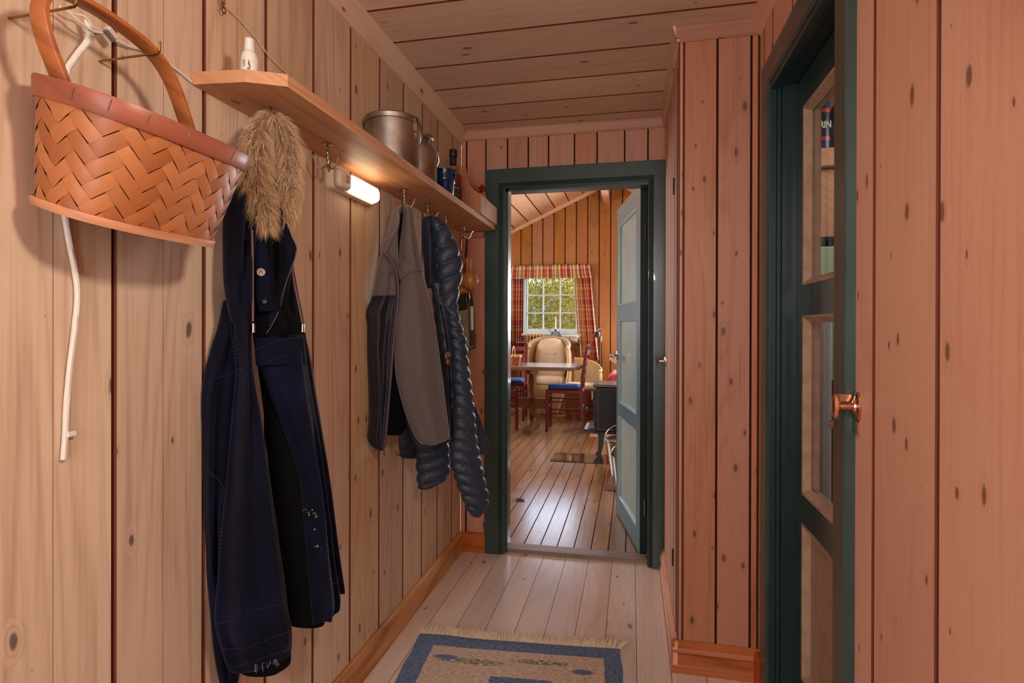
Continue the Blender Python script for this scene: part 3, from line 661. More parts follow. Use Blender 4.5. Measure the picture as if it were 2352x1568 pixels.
# wooden bench shelf under the window with what stands on it
M['oak'] = wood('brown_stained_wood', (.50, .30, .17), (.30, .16, .08), 0, rings=.5, knots=.1, rough=.35, coat=.3)
M['oakz'] = wood('brown_stained_wood_upright', (.46, .27, .14), (.26, .14, .07), 2, rings=.5, knots=.1, rough=.35, coat=.3)
M['table'] = wood('worn_table_wood', (.52, .40, .30), (.36, .25, .17), 0, rings=.5, knots=.1, rough=.2, coat=1)
M['red'] = plain('red_painted_wood', (.42, .06, .045), .4, noise_=.4, nscale=20, c2=(.32, .04, .03))
M['bluecloth'] = plain('blue_cotton', (.20, .36, .64), .9, noise_=.5, nscale=60, c2=(.14, .25, .48), bump=.2)
M['wicker'] = plain('pale_wicker', (.78, .66, .46), .6, noise_=1, nscale=120, c2=(.50, .37, .21), bump=.9, stretch=(1, 1, 2.2))
M['linen'] = plain('beige_linen', (.82, .74, .63), .9, noise_=.3, nscale=30, c2=(.75, .66, .54), bump=.1)
M['rattan'] = plain('rattan_cane', (.80, .62, .36), .4, noise_=.4, nscale=12, c2=(.60, .42, .2))
t = thing('wall_shelf', 'brown wooden shelf on brackets under the small paned window', 'shelf', (-1.15, YG, .93))
board('top', t, (-1.62, YG - .24, .925), (-.72, YG - .017, .950), M['oak'], 0)
for x in (-1.45, -.79):
    obj('bracket', MB().prism([(YG - .02, .925), (YG - .19, .925), (YG - .16, .87), (YG - .08, .80), (YG - .06, .72), (YG - .02, .70)], x - .018, x + .018, 0), M['oakz'], t)
board('rail', t, (-1.56, YG - .045, .985), (-.74, YG - .018, 1.022), M['oak'], 0)
t = thing('spindle_rack', 'row of small turned wooden knobs standing on the shelf under the window', 'rack', (-1.38, YG - .13, .95))
board('base', t, (-1.50, YG - .15, .950), (-1.22, YG - .10, .965), M['oak'], 0)
for k in range(6):
    obj('knob', MB().lathe([(.0, 0), (.008, 0), (.007, .03), (.012, .045), (.022, .06), (.024, .075), (.018, .092), (.0, .098)], (-1.48 + .048 * k, YG - .125, .965), 12), M['rattan'], t, True)
t = thing('tray_basket', 'whitewashed oblong basket on the shelf under the window', 'basket', (-.86, YG - .13, .95))
mb = MB(); ov = lambda cx, cy, a, b, z, n=20: [V((cx + a * _c(2 * pi * k / n), cy + b * _s(2 * pi * k / n), z)) for k in range(n)]
mb.loft([ov(-.86, YG - .13, .10, .07, .951), ov(-.86, YG - .13, .125, .085, 1.015), ov(-.86, YG - .13, .118, .078, 1.015), ov(-.86, YG - .13, .095, .065, .96)])
obj('bowl', mb, plain('white_wash', (.80, .76, .66), .7, noise_=1, nscale=40, c2=(.45, .40, .3), bump=.5), t, True)
mb = MB()
for k in range(26):
    a = 2 * pi * k / 26; p = V((-.86 + .121 * _c(a), YG - .13 + .082 * _s(a), 1.018)); q = V((-.86 + .121 * _c(a + .3), YG - .13 + .082 * _s(a + .3), 1.030)); mb.tube([p, (p + q) / 2 + V((0, 0, .009)), q], .006, 5)
obj('braided_rim', mb, M['winpaint'], t, True, kind='stuff')
# iron crown candle holder
t = thing('candle_holder', 'black iron crown shaped candle holder in front of the window', 'candle holder', (-1.06, YG - .18, .95))
c0 = V((-1.06, YG - .18, .950)); mb = MB(); ringp = lambda r, z, n=20: [c0 + V((r * _c(2 * pi * k / n), r * _s(2 * pi * k / n), z)) for k in range(n + 1)]
mb.tube(ringp(.062, .02), .004, 5); mb.tube(ringp(.066, .11), .004, 5); mb.tube(ringp(.045, .004), .004, 5)
for k in range(12):
    a = 2 * pi * k / 12; mb.tube([c0 + V((r * _c(a), r * _s(a), z)) for r, z in ((.045, .004), (.068, .05), (.062, .11), (.05, .135), (.058, .142))], .003, 5)
    b = c0 + V((.067 * _c(a), .067 * _s(a), .066)); tx = V((-_s(a), _c(a), 0))
    mb.tube([b + tx * (.013 * _c(q)) + Z_ * (.013 * _s(q)) for q in [i * pi / 4 for i in range(9)]], .0025, 4)
for k in range(4):
    a = 2 * pi * k / 4; mb.tube([c0 + V((.066 * _c(a), .066 * _s(a), .11)), c0 + V((0, 0, .15))], .003, 5)
mb.tube([c0 + V((-.06, 0, .13)), c0 + V((-.085, 0, .155)), c0 + V((-.075, 0, .175)), c0 + V((-.11, 0, .16))], .005, 5)
mb.lathe([(0, .142), (.016, .142), (.013, .165), (.016, .175), (.012, .172), (.0, .15)], c0, 12)
obj('frame', mb, M['black'], t, True)
t = thing('candle', 'slim white candle standing in the iron crown holder', 'candle', tuple(c0 + V((0, 0, .155))))
obj('stick', MB().lathe([(.0, .152), (.0105, .152), (.0105, .345), (.004, .352), (.0, .352)], c0, 12), plain('wax', (.90, .88, .84), .5), t, True)
obj('wick', MB().tube([c0 + V((0, 0, .35)), c0 + V((.001, 0, .362))], .001, 5), M['black'], t)

# red ladder back chairs
def make_chair(name, label, group):
    t = thing(name, label, 'chair', (0, 0, 0), group)
    for s_ in (-1, 1):
        obj('leg', MB().bbox((.170, s_ * .172 - .016, 0), (.202, s_ * .172 + .016, .468), .004), M['red'], t)
        obj('back_post', MB().loft([[V((x + a, s_ * .172 + b, z)) for a, b in ((-.016, -.015), (.016, -.015), (.016, .015), (-.016, .015))] for x, z in ((-.225, 0), (-.20, .2), (-.19, .45), (-.205, .62), (-.245, .90), (-.252, .945))]).lathe([(.0, 0), (.015, 0), (.012, .012), (.0, .014)], (-.252, s_ * .172, .944), 10), M['red'], t)
        obj('side_rail', MB().bbox((-.19, s_ * .172 - .012, .425), (.18, s_ * .172 + .012, .462), .003), M['red'], t)
        for z in (.20, .33): obj('stretcher', MB().tube([(-.20, s_ * .172, z), (.186, s_ * .172, z)], .009, 8), M['red'], t, True)
    for x, z in ((.186, .26), (.186, .36), (-.20, .26)): obj('stretcher', MB().tube([(x, -.172, z), (x, .172, z)], .009, 8), M['red'], t, True)
    for x in (.175, -.195): obj('cross_rail', MB().bbox((x - .012, -.16, .425), (x + .012, .16, .462), .003), M['red'], t)
    obj('seat', MB().bbox((-.185, -.17, .452), (.195, .17, .466), .003), M['red'], t)
    for z, x in ((.60, -.204), (.69, -.216), (.78, -.228), (.87, -.241)):
        mb = MB(); n = 10
        mb.loft([[V((x - .022 * _s(pi * k / n) + a, -.16 + .32 * k / n, z + b + (.006 * _s(pi * k / n) if b > 0 else 0))) for a, b in ((-.006, -.024), (.006, -.024), (.006, .024), (-.006, .024))] for k in range(n + 1)])
        obj('back_slat', mb, M['red'], t)
    cu = MB(); sq = lambda a, b, z, n=28, e=.35: [V((a * math.copysign(abs(_c(2 * pi * k / n)) ** e, _c(2 * pi * k / n)), b * math.copysign(abs(_s(2 * pi * k / n)) ** e, _s(2 * pi * k / n)), z)) for k in range(n)]
    cu.loft([sq(.165, .15, .467), sq(.185, .168, .475), sq(.188, .170, .487), sq(.178, .162, .500), sq(.12, .11, .508), sq(.02, .02, .509)])
    c = obj('cushion', cu, M['bluecloth'], t, 2); return t
rc = make_chair('ladder_back_chair', 'red ladder back chair with blue cushion at the right end of the table', 'red chairs round the table')
rc.location = (-.742, 6.305, 0); rc.rotation_euler.z = pi + .03
c2_ = copy_tree(rc); c2_.location = (-1.445, 5.95, 0); c2_.rotation_euler.z = pi / 2 - .05; c2_['label'] = 'red ladder back chair on the near side of the table, cut by the door frame'
c3_ = copy_tree(rc); c3_.location = (-1.50, 6.93, 0); c3_.rotation_euler.z = -pi / 2 + .1; c3_['label'] = 'red ladder back chair on the far side of the table behind the small basket'
# trestle table
t = thing('trestle_table', 'worn brown trestle table with a thick top and carved trestle', 'table', (-1.3, 6.25, 0))
for k in range(4): board('top_board', t, (-2.02, 5.87 + .18 * k, .690), (-.57 + (.008 if k in (0, 3) else .018) - (.03 if k == 0 else 0), 5.87 + .18 * (k + 1) - .001, .730), M['table'], 0, .006)
def trestle(x):
    pr = [(-.05, .69), (-.30, .69), (-.31, .655), (-.14, .63), (-.075, .56), (-.085, .50), (-.11, .44), (-.10, .36), (-.065, .32), (-.10, .27), (-.105, .18), (-.07, .12), (-.10, .085)]
    poly = [(6.25 + a, b) for a, b in pr] + [(6.25 - a, b) for a, b in pr[::-1]]
    obj('trestle', MB().prism(poly, x - .024, x + .024, 0), M['oakz'], t)
    obj('foot', MB().prism([(6.25 + a, b) for a, b in ((-.37, 0), (-.37, .045), (-.33, .065), (-.18, .085), (0, .12), (.18, .085), (.33, .065), (.37, .045), (.37, 0), (.28, 0), (.25, .02), (-.25, .02), (-.28, 0))], x - .035, x + .035, 0), M['oakz'], t)
trestle(-1.10); trestle(-1.86)
board('stretcher', t, (-2.0, 6.225, .24), (-.94, 6.275, .35), M['oak'], 0)
# small basket on the table
def mini_basket(loc, a, b, h):
    t = thing('table_basket', 'small woven basket with a hoop handle on the trestle table', 'basket', loc)
    c = V(loc); mb = MB(); sq = lambda q, z, n=24: [c + V((a * q * math.copysign(abs(_c(2 * pi * k / n)) ** .5, _c(2 * pi * k / n)), b * q * math.copysign(abs(_s(2 * pi * k / n)) ** .5, _s(2 * pi * k / n)), z)) for k in range(n)]
    mb.loft([sq(.80, 0), sq(.9, h * .5), sq(1, h), sq(.95, h), sq(.75, .01)]); obj('body', mb, plain('basket_chip', (.66, .36, .16), .6, noise_=1, nscale=38, c2=(.38, .17, .07), bump=.5), t, True)
    rm = MB().loft([sq(1.0, h - .02), sq(1.05, h - .018), sq(1.05, h + .003), sq(1.0, h + .004)]); obj('rim', rm, M['rattan'], t)
    hd = MB().tube([c + V((0, -b, h - .02)), c + V((0, -b * .9, h + .05)), c + V((0, -b * .5, h + .085)), c + V((0, 0, h + .095)), c + V((0, b * .5, h + .085)), c + V((0, b * .9, h + .05)), c + V((0, b, h - .02))], [(.002, .012)] * 7, 8); obj('handle', hd, M['rattan'], t)
mini_basket((-1.30, 6.13, .731), .085, .07, .105)
# wicker armchair
def wicker_chair():
    t = thing('wicker_armchair', 'high backed wicker armchair with tufted beige cushion behind the table', 'armchair', (-1.10, 7.30, 0))
    cx, cy = -1.10, 7.45
    def arc(r, ry, z, a0, a1, n=22, dz=0): return [V((cx + r * _s(a0 + (a1 - a0) * k / n), cy + ry * _c(a0 + (a1 - a0) * k / n), z + dz * _c((a0 + (a1 - a0) * k / n)))) for k in range(n + 1)]
    mb = MB(); rings = []
    for z, r, ry, th, top in ((.05, .27, .24, .02, 0), (.35, .30, .27, .02, 0), (.60, .31, .28, .025, 0), (.80, .30, .27, .03, .04), (.90, .28, .25, .035, .10)):
        a = arc(r, ry, z, -2.0, 2.0, dz=top); b = arc(r - th, ry - th, z, -2.0, 2.0, dz=top); rings.append(a + b[::-1])
    mb.loft(rings); obj('shell', mb, M['wicker'], t, True)
    e = MB().tube(arc(.272, .242, .905, -2.0, 2.0, 24, .10), .028, 8); obj('rolled_edge', e, M['wicker'], t, True)
    for s_ in (-1, 1):
        obj('front_rail', MB().tube([(cx + s_ * .27, cy - .11, .86), (cx + s_ * .28, cy - .14, .55), (cx + s_ * .24, cy - .22, .30), (cx + s_ * .16, cy - .28, .05)], .018, 8), M['rattan'], t, True)
    obj('front_skirt', MB().prism([(cx - .26, .04), (cx + .26, .04), (cx + .25, .40), (cx - .25, .40)], cy - .24, cy - .21, 1), M['wicker'], t)
    cu = MB(); sq = lambda w_, z, y, d, n=24: [V((cx + .01 + w_ * math.copysign(abs(_c(2 * pi * k / n)) ** .6, _c(2 * pi * k / n)), y + d * _s(2 * pi * k / n), z)) for k in range(n)]
    cu.loft([sq(.17, .46, cy + .08, .05), sq(.205, .52, cy + .09, .075), sq(.215, .66, cy + .10, .078), sq(.21, .78, cy + .11, .075), sq(.19, .90, cy + .13, .065), sq(.14, .975, cy + .15, .05), sq(.06, 1.0, cy + .16, .03)])
    b = obj('back_cushion', cu, M['linen'], t, 2)
    for x in (-.055, .065): obj('tuft_button', MB().lathe([(0, 0), (.014, .004), (.010, .010), (0, .012)], (0, 0, 0), 10, Matrix.Translation((cx + x, cy + .018, .80)) @ Matrix.Rotation(pi / 2, 4, 'X')), M['linen'], b, True)
    cs = MB().loft([sq(.20, .40, cy - .03, .17), sq(.22, .42, cy - .03, .19), sq(.22, .48, cy - .03, .19), sq(.18, .51, cy - .03, .16)]); obj('seat_cushion', cs, M['linen'], t, 2)
wicker_chair()
t = thing('tub_chair', 'low round wicker tub chair with pale seat pad beside the floor lamp', 'armchair', (-.62, 7.15, 0))
cx, cy = -.62, 7.15; sq2 = lambda r, ry, z, n=26: [V((cx + r * _c(2 * pi * k / n), cy + ry * _s(2 * pi * k / n), z)) for k in range(n)]
obj('base', MB().loft([sq2(.21, .19, .0), sq2(.22, .20, .05), sq2(.235, .21, .36), sq2(.22, .2, .365)]), M['oakz'], t, True)
obj('seat_pad', MB().loft([sq2(.20, .18, .366), sq2(.235, .21, .39), sq2(.235, .21, .43), sq2(.18, .16, .45), sq2(.02, .02, .452)]), M['linen'], t, 2)
mb = MB(); rings = []
for z, k_ in ((.36, 1), (.50, 1.02), (.60, .98)):
    a = [V((cx + .245 * k_ * _c(q), cy + .225 * k_ * _s(q), z + (.14 * max(0, _s((q - .1) * .8)) if z > .55 else .05 * (z > .45)))) for q in [-.5 + 2.6 * i / 20 for i in range(21)]]
    rings.append(a + [V((p.x + (cx - p.x) * .08, p.y + (cy - p.y) * .08, p.z)) for p in a[::-1]])
mb.loft(rings); obj('back_shell', mb, M['wicker'], t, True)
obj('rim', MB().tube([(r + V((0, 0, .004))) for r in rings[-1][:21]], .013, 8), M['rattan'], t, True)
# floor lamp
t = thing('floor_lamp', 'thin black reading lamp on a tall pole behind the stove', 'floor lamp', (-.43, 7.25, 0))
bx = onY(1381.5, 850, 7.25); lx = bx.x
obj('base', MB().lathe([(0, 0), (.12, 0), (.12, .012), (.02, .022), (0, .022)], (lx, 7.25, 0), 24), M['black'], t, True)
obj('pole', MB().tube([(lx, 7.25, .02), (lx, 7.25, 1.04)], .009, 8), M['black'], t, True)
obj('arm', MB().tube([(lx, 7.25, 1.0), (lx - .002, 7.24, 1.10), (lx - .015, 7.2, 1.145), (lx - .03, 7.17, 1.125), (lx - .05, 7.13, 1.07)], .008, 8), M['steel'], t, True)
obj('shade', MB().lathe([(.0, .05), (.02, .048), (.036, .03), (.040, -.025), (.036, -.025), (.03, .02), (.0, .035)], (0, 0, 0), 16, Matrix.Translation((lx - .055, 7.13, 1.05)) @ Matrix.Rotation(.35, 4, 'Y')), M['black'], t, True)
obj('joint', MB().lathe([(0, -.035), (.015, -.035), (.015, .035), (0, .035)], (lx, 7.25, 1.0), 10), M['steel'], t, True)
# stove
t = thing('wood_stove', 'ribbed black cast iron wood stove on curved legs', 'stove', (-.05, 4.98, 0))
sx0, sx1, sy0, sy1, sz0, sz1 = -.305, .26, 4.83, 5.17, .262, .640
M['iron'] = plain('stove_iron', (.19, .20, .215), .38, .3, noise_=.5, nscale=30, c2=(.12, .13, .14))
obj('body', MB().bbox((sx0, sy0, sz0), (sx1, sy1, sz1), .006), M['iron'], t)
mb = MB(); n = 30
for k in range(n): mb.bbox((sx0 + .02 + k * .0178, sy0 - .010, sz0 + .03), (sx0 + .02 + k * .0178 + .009, sy0, sz1 - .02), .003)
obj('ribs', mb, M['iron'], t, kind='stuff')
obj('top_plate', MB().bbox((sx0 - .025, sy0 - .028, .640), (sx1 + .02, sy1 + .02, .664), .008), plain('stove_top', (.42, .42, .43), .25, .8), t)
obj('bottom_plate', MB().bbox((sx0 - .03, sy0 - .022, .245), (sx1 + .02, sy1 + .02, .263), .005), M['iron'], t)
dr = obj('fire_door', MB().bbox((sx0 - .022, sy0 + .02, .30), (sx0, sy1 - .02, .615), .006).bbox((sx0 - .034, sy0 + .05, .50), (sx0 - .022, sy1 - .05, .585), .005), M['iron'], t)
obj('handle', MB().tube([(sx0 - .02, sy0 + .03, .44), (sx0 - .06, sy0 + .025, .44)], .008, 8).lathe([(0, 0), (.018, .004), (.024, .018), (.018, .032), (0, .036)], (0, 0, 0), 12, Matrix.Translation((sx0 - .058, sy0 + .025, .44)) @ Matrix.Rotation(-pi / 2, 4, 'Y')), M['iron'], dr, True)
obj('vent_knob', MB().bbox((sx0 - .042, sy0 + .02, .53), (sx0 - .02, sy0 + .06, .60), .006), M['steel'], dr)
obj('ash_lip', MB().prism([(sx0 - .10, .262), (sx0, .262), (sx0, .30), (sx0 - .075, .275), (sx0 - .10, .282)], sy0 - .01, sy1 - .02, 1), M['iron'], t)
mb = MB(); cc = V((sx0 + .30, sy0 - .012, .45))
for k in range(10):
    a = 2 * pi * k / 10; mb.tube([cc + V((.02 * _c(a), 0, .03 * _s(a))), cc + V((.04 * _c(a + .3), -.008, .065 * _s(a + .3))), cc + V((.05 * _c(a), -.004, .085 * _s(a)))], .007, 6)
mb.tube([cc + V((.055 * _c(q), 0, .09 * _s(q))) for q in [i * pi / 10 for i in range(21)]], .006, 6)
obj('side_ornament', mb, M['iron'], t, True)
for x, y in ((sx0 + .04, sy0 + .0), (sx1 - .05, sy0 + .0), (sx0 + .04, sy1 - .04), (sx1 - .05, sy1 - .04)):
    s_ = -1 if x < 0 else 1
    obj('leg', MB().loft([[V((x + dx + a, y + b, z)) for a, b in ((-w, -.02), (w, -.02), (w, .02), (-w, .02))] for dx, z, w in ((.012, .247, .036), (.008 , .19, .024), (s_ * .004, .12, .018), (s_ * .012, .05, .016), (s_ * .032, .012, .024), (s_ * .036, .0045, .026))]), M['iron'], t, True)
t = thing('hearth_tiles', 'dark red glazed tile slab under the stove', 'hearth', (-.15, 4.95, 0))
for k in range(5): obj('tile', MB().bbox((-.69 + .235 * k, 4.77, .0005), (-.69 + .235 * (k + 1) - .004, 5.12, .0045), .002), plain('glazed_tile', (.22, .12, .11), .12, noise_=.6, nscale=25, c2=(.34, .22, .18), coat=.5) if k == 0 else bpy.data.materials['glazed_tile'], t)
# ash bucket, small pail, wooden tray
t = thing('wooden_tray', 'low brown wooden board under the steel ash bucket', 'board', (0, 4.2, 0)); board('board', t, (-.190, 4.0, 0.0005), (.06, 4.46, .035), M['oak'], 0, .004)
def bucket(name, label, c, r0, r1, h, lid, seed=0):
    t = thing(name, label, 'bucket', c); c = V(c)
    obj('body', MB().lathe([(0, 0), (r0, 0), (r0 * 1.01, .004), (r1, h - .01), (r1 * 1.06, h - .008), (r1 * 1.06, h), (r1 * .98, h), (r0 * .96, .01), (0, .008)], c, 32), M['alu2'], t, True)
    if lid: obj('lid', MB().lathe([(r1 * 1.04, h), (r1 * 1.05, h + .008), (r1 * .8, h + .02), (.0, h + .024)], c, 32).lathe([(.0, h + .02), (.018, h + .024), (.022, h + .045), (.0, h + .05)], c, 14), M['alu2'], t, True)
    obj('bail', MB().tube([c + V((-r1 * 1.08 * _c(a), 0, h * .93 + (r1 * 1.15) * _s(a))) for a in [pi * k / 16 for k in range(17)]], .0028, 6), M['steel'], t, True)
    obj('bail_ear', MB().lathe([(0, 0), (.012, 0), (.012, .004), (0, .004)], (0, 0, 0), 10, Matrix.Translation(c + V((-r1 * 1.0, 0, h * .93))) @ Matrix.Rotation(-pi / 2, 4, 'Y')), M['steel'], t, True)
M['alu2'] = plain('galvanised_steel', (.66, .65, .64), .25, 1)
bucket('ash_bucket', 'tall steel ash bucket with a lid beside the stove', (onY(1388, 1010, 4.32).x + .125, 4.32, .0355), .078, .118, .262, True)
bucket('small_pail', 'smaller steel pail in front of the ash bucket', (onY(1403, 1035, 4.10).x + .085, 4.10, .0355), .055, .080, .20, False)
# red sofa behind the stove, mostly hidden by the open door
t = thing('sofa', 'red upholstered sofa with a pale cushion, half hidden by the open door', 'sofa', (.30, 6.6, 0))
M['redcloth'] = plain('red_wool', (.72, .22, .17), .9, noise_=.4, nscale=50, c2=(.60, .15, .12), bump=.2)
rb = lambda a, b, r: MB().bbox(a, b, r)
obj('seat', rb((-.02, 6.15, .12), (.80, 7.2, .40), .03), M['redcloth'], t); obj('armrest', rb((-.275, 6.15, .10), (-.03, 7.2, .62), .05), M['redcloth'], t)
obj('backrest', rb((.60, 6.2, .40), (.90, 7.15, .85), .05), M['redcloth'], t); obj('cushion', MB().add([V((-.26, 6.5, .78)), V((-.02, 6.5, .63)), V((.2, 6.55, .80)), V((-.0, 6.55, 1.0)), V((-.26, 6.62, .80)), V((-.02, 6.65, .63)), V((.2, 6.7, .80)), V((-.0, 6.7, 1.0))], [(0, 1, 2, 3), (7, 6, 5, 4), (0, 4, 5, 1), (1, 5, 6, 2), (2, 6, 7, 3), (3, 7, 4, 0)]), M['linen'], t)
# clock, cupboard, rag rug, floor ring
t = thing('wall_clock', 'round wall clock with a dark wooden rim at the left of the curtains', 'clock', (-1.845, YG - .02, 1.68))
RY = Matrix.Rotation(pi / 2, 4, 'X')
obj('rim', MB().lathe([(.052, 0), (.075, 0), (.078, .012), (.066, .026), (.052, .018)], (0, 0, 0), 28, Matrix.Translation((-1.845, YG - .001, 1.68)) @ RY), M['oakz'], t, True)
obj('dial', MB().lathe([(0, 0), (.054, 0), (.054, .012), (0, .012)], (0, 0, 0), 28, Matrix.Translation((-1.845, YG - .002, 1.68)) @ RY), M['white'], t)
obj('clock_hand', MB().box((-1.847, YG - .018, 1.68), (-1.843, YG - .016, 1.72)), M['black'], t); obj('clock_hand', MB().box((-1.845, YG - .018, 1.678), (-1.815, YG - .016, 1.682)), M['black'], t)
t = thing('cupboard', 'brown wooden cupboard at the left edge of the doorway view', 'cupboard', (-1.98, 7.75, 0))
board('carcass', t, (-2.25, 7.62, 0), (-1.79, 8.0, 1.30), M['oakz'], 2, .004); board('cornice', t, (-2.27, 7.60, 1.30), (-1.775, 8.0, 1.325), M['oak'], 0, .004)
dr = board('door', t, (-2.23, 7.605, .10), (-1.82, 7.62, 1.26), M['oakz'], 2, .003)
t = thing('rag_rug', 'red and white striped rag rug behind the stove', 'rug', (-.2, 6.0, 0))
obj('pile', MB().bbox((-.44, 5.90, .0008), (.02, 6.10, .007), .003), plain('rag_stripes', (.80, .70, .66), .9, noise_=1, nscale=20, c2=(.70, .25, .22), stretch=(.2, 3, 1)), t)
t = thing('floor_ring', 'recessed metal lifting ring in the living room floor hatch', 'ring', (-.727, 3.64, 0))
obj('plate', MB().bbox((-.775, 3.615, -.0005), (-.68, 3.665, .0015), .0005), M['steel'], t)
obj('ring', MB().tube([(-.727 + .030 * _c(a), 3.64 + .018 * _s(a), .004 + .003 * _s(a)) for a in [2 * pi * k / 18 for k in range(19)]], .0032, 6), M['black'], t, True)
obj('cup', MB().lathe([(0, .0014), (.019, .0014), (.021, .0024), (0, .0020)], (-.727, 3.64, 0), 16), M['black'], t)

# ================================================================ side room seen through the glazed door
s_r = struct('wall_side_room', 'walls of the side room behind the glazed door')
obj('wall_panel', MB().box((.52, 3.05, 0), (2.2, 3.1, 2.16)).box((2.2, .6, 0), (2.25, 3.1, 2.16)).box((.52, .55, 0), (2.2, .6, 2.16)), M['pine_ceil'], s_r)
obj('wall_panel', MB().box((.49, 1.86, 0), (.515, 3.05, 2.16)), M['pine_far'], s_r)
obj('floor_panel', MB().box((.49, .55, -.03), (2.25, 3.1, 0)), M['floor'], s_r); obj('ceiling_panel', MB().box((.49, .55, 2.16), (2.25, 3.1, 2.2)), M['pine_ceil'], s_r)

# ================================================================ coat shelf and what stands on it
SB, ST = 1.635, 1.660
t = thing('coat_shelf', 'long pine shelf board with a clipped corner and coat hooks beneath', 'shelf', (XL, .963, SB))
fr = -.683
poly = [(XL + .0005, .963), (-.752, .975), (fr, 1.012), (fr + .008, 2.735), (XL + .0005, 2.735)]
mb = MB(); r_ = .0015
mb.loft([[V((x, y, z)) for x, y in poly] for z in (SB, ST)])
sh = obj('board', mb, M['shelf'], t)
board('cleat', t, (XL + .001, YE - .020, SB - .028), (-.742, YE - .0005, SB - .0005), M['base_red'], 0)
def hook(px_, py_, label, spin=0., nprong=3, sc_=1.):
    p = onZ(px_, py_, SB); t = thing('coat_hook', label, 'hook', tuple(p), 'wire coat hooks under the shelf')
    obj('flange', MB().lathe([(0, -.0005), (.014, -.0005), (.0155, -.002), (.012, -.0035), (.004, -.0045), (0, -.005)], p, 20), M['steel'], t, True)
    L_ = .050 * sc_; mb = MB()
    n = 14
    for ph in (0, pi):                       # twisted shank
        mb.tube([p + V((.0018 * _c(ph + k * .9), .0018 * _s(ph + k * .9), -.003 - L_ * k / n)) for k in range(n + 1)], .0017, 6)
    obj('shank', mb, M['steel'], t, True)
    for k in range(nprong):
        a = spin + 2 * pi * k / nprong; d = V((_c(a), _s(a), 0)); q = p + V((0, 0, -.003 - L_)); side = V((-d.y, d.x, 0))
        s2 = sc_
        path = [q + V((0, 0, .012)), q, q + d * .008 * s2 - Z_ * .010, q + d * .018 * s2 - Z_ * .016, q + d * .028 * s2 - Z_ * .010, q + d * .033 * s2 + Z_ * .002, q + d * .038 * s2 + Z_ * .014, q + d * .045 * s2 + Z_ * .018]
        obj('prong', MB().tube([V(v) for v in catmull([tuple(v) for v in path], 3)], .0019, 7), M['steel'], t, True)
    return p
hk = [hook(623, 250, 'bright twisted coat hook carrying the fur collared anorak', -.5, 3, 1.35), hook(752, 330, 'empty coat hook nearest the lamp under the shelf', 1.9, 3, 1.0),
      hook(928, 434, 'coat hook carrying the grey fleece jacket', 2.2), hook(982, 467, 'coat hook carrying the quilted jacket', 2.4), hook(1024, 492, 'empty coat hook between quilted jacket and hanging cords', 1.0), hook(1066, 514, 'last coat hook of the row, carrying cords and cups', .2)]
# under shelf lamp
M['tube_glow'] = plain('lamp_diffuser', (1, .93, .84), .4, emit=(1, .90, .76), es=6)
M['lampbody'] = plain('ivory_plastic', (.86, .80, .72), .4)
t = thing('under_shelf_lamp', 'white rounded strip lamp glowing on the wall under the shelf', 'lamp', (XL, 1.6, 1.58))
ly0, ly1, lz = 1.468, 1.735, 1.583
def rounded(y0, y1, z, hz, x0, x1, n=8, r=.022):
    pr = []
    for sy, sz, a0 in ((1, 1, 0), (-1, 1, pi / 2), (-1, -1, pi), (1, -1, 1.5 * pi)):
        for k in range(n + 1):
            a = a0 + pi / 2 * k / n; cy_ = (y1 - r) if sy > 0 else (y0 + r); cz_ = z + sz * (hz - r); pr.append((cy_ + r * _c(a), cz_ + r * _s(a)))
    return pr
def slab(y0, y1, z, hz, x0, x1, r, soft=.008):
    A = lambda q, x: [V((x, y, zz)) for y, zz in rounded(y0 + q, y1 - q, z, hz - q, 0, 0, 14, max(r - q, .003))]
    return MB().loft([A(0, x0), A(0, x1 - soft), A(soft * .3, x1 - soft * .3), A(soft, x1)])
obj('body', slab(ly0, ly1, lz, .031, XL + .0005, XL + .024, .018), M['lampbody'], t, True)
obj('diffuser', slab(ly0 + .075, ly1 - .004, lz + .001, .026, XL + .0245, XL + .050, .022, .018), M['tube_glow'], t, 2)
obj('switch_block', slab(ly0 + .002, ly0 + .072, lz, .028, XL + .0245, XL + .046, .016, .01), M['lampbody'], t, 2)
obj('switch', MB().bbox((XL + .046, ly0 + .030, lz - .010), (XL + .050, ly0 + .048, lz + .012), .001), plain('switch_rocker', (.72, .55, .42), .4), t)
# white spray bottle
p = onZ(568, 160, ST); p = V((p.x - .006, p.y + .014, ST))
t = thing('lotion_bottle', 'small white ribbed bottle with gold print standing on the shelf corner', 'bottle', tuple(p))
obj('bottle', MB().lathe([(0, .0003), (.0155, .0003), (.0165, .003), (.0165, .020), (.0157, .021), (.0165, .0225), (.0160, .025), (.0152, .026), (.0160, .0275), (.0156, .031), (.0146, .032), (.0150, .034), (.011, .042), (.009, .044)], p, 28), M['white'], t, True)
obj('cap', MB().lathe([(.0092, .044), (.0100, .046), (.0085, .064), (.0092, .065), (.0085, .068), (0, .069)], p, 20), M['white'], t, True)
mk = MB(); vd = (CAM - p); vd.z = 0; vd.normalize(); a0 = math.atan2(vd.y, vd.x)
def wrap(c, r, a, z): return c + V((r * _c(a), r * _s(a), z))
mk.add([wrap(p, .0167, a0 + a, z) for a, z in ((.10, .001), (-.22, .001), (-.25, .004), (-.02, .006), (-.18, .012), (-.10, .016), (-.12, .021), (.02, .017), (.06, .012), (.14, .006))], [tuple(range(10))])
obj('gold_mark', mk, M['brass'], t)
mk = MB()
for i in range(4):
    z = .018 - .0035 * i; mk.add([wrap(p, .0168, a0 - .55 + a, z + b) for a, b in ((-.25, 0), (.05 + .05 * (i % 2), 0), (.05 + .05 * (i % 2), .0014), (-.25, .0014))], [(0, 1, 2, 3)])
obj('label_print', mk, M['black'], t, kind='stuff')
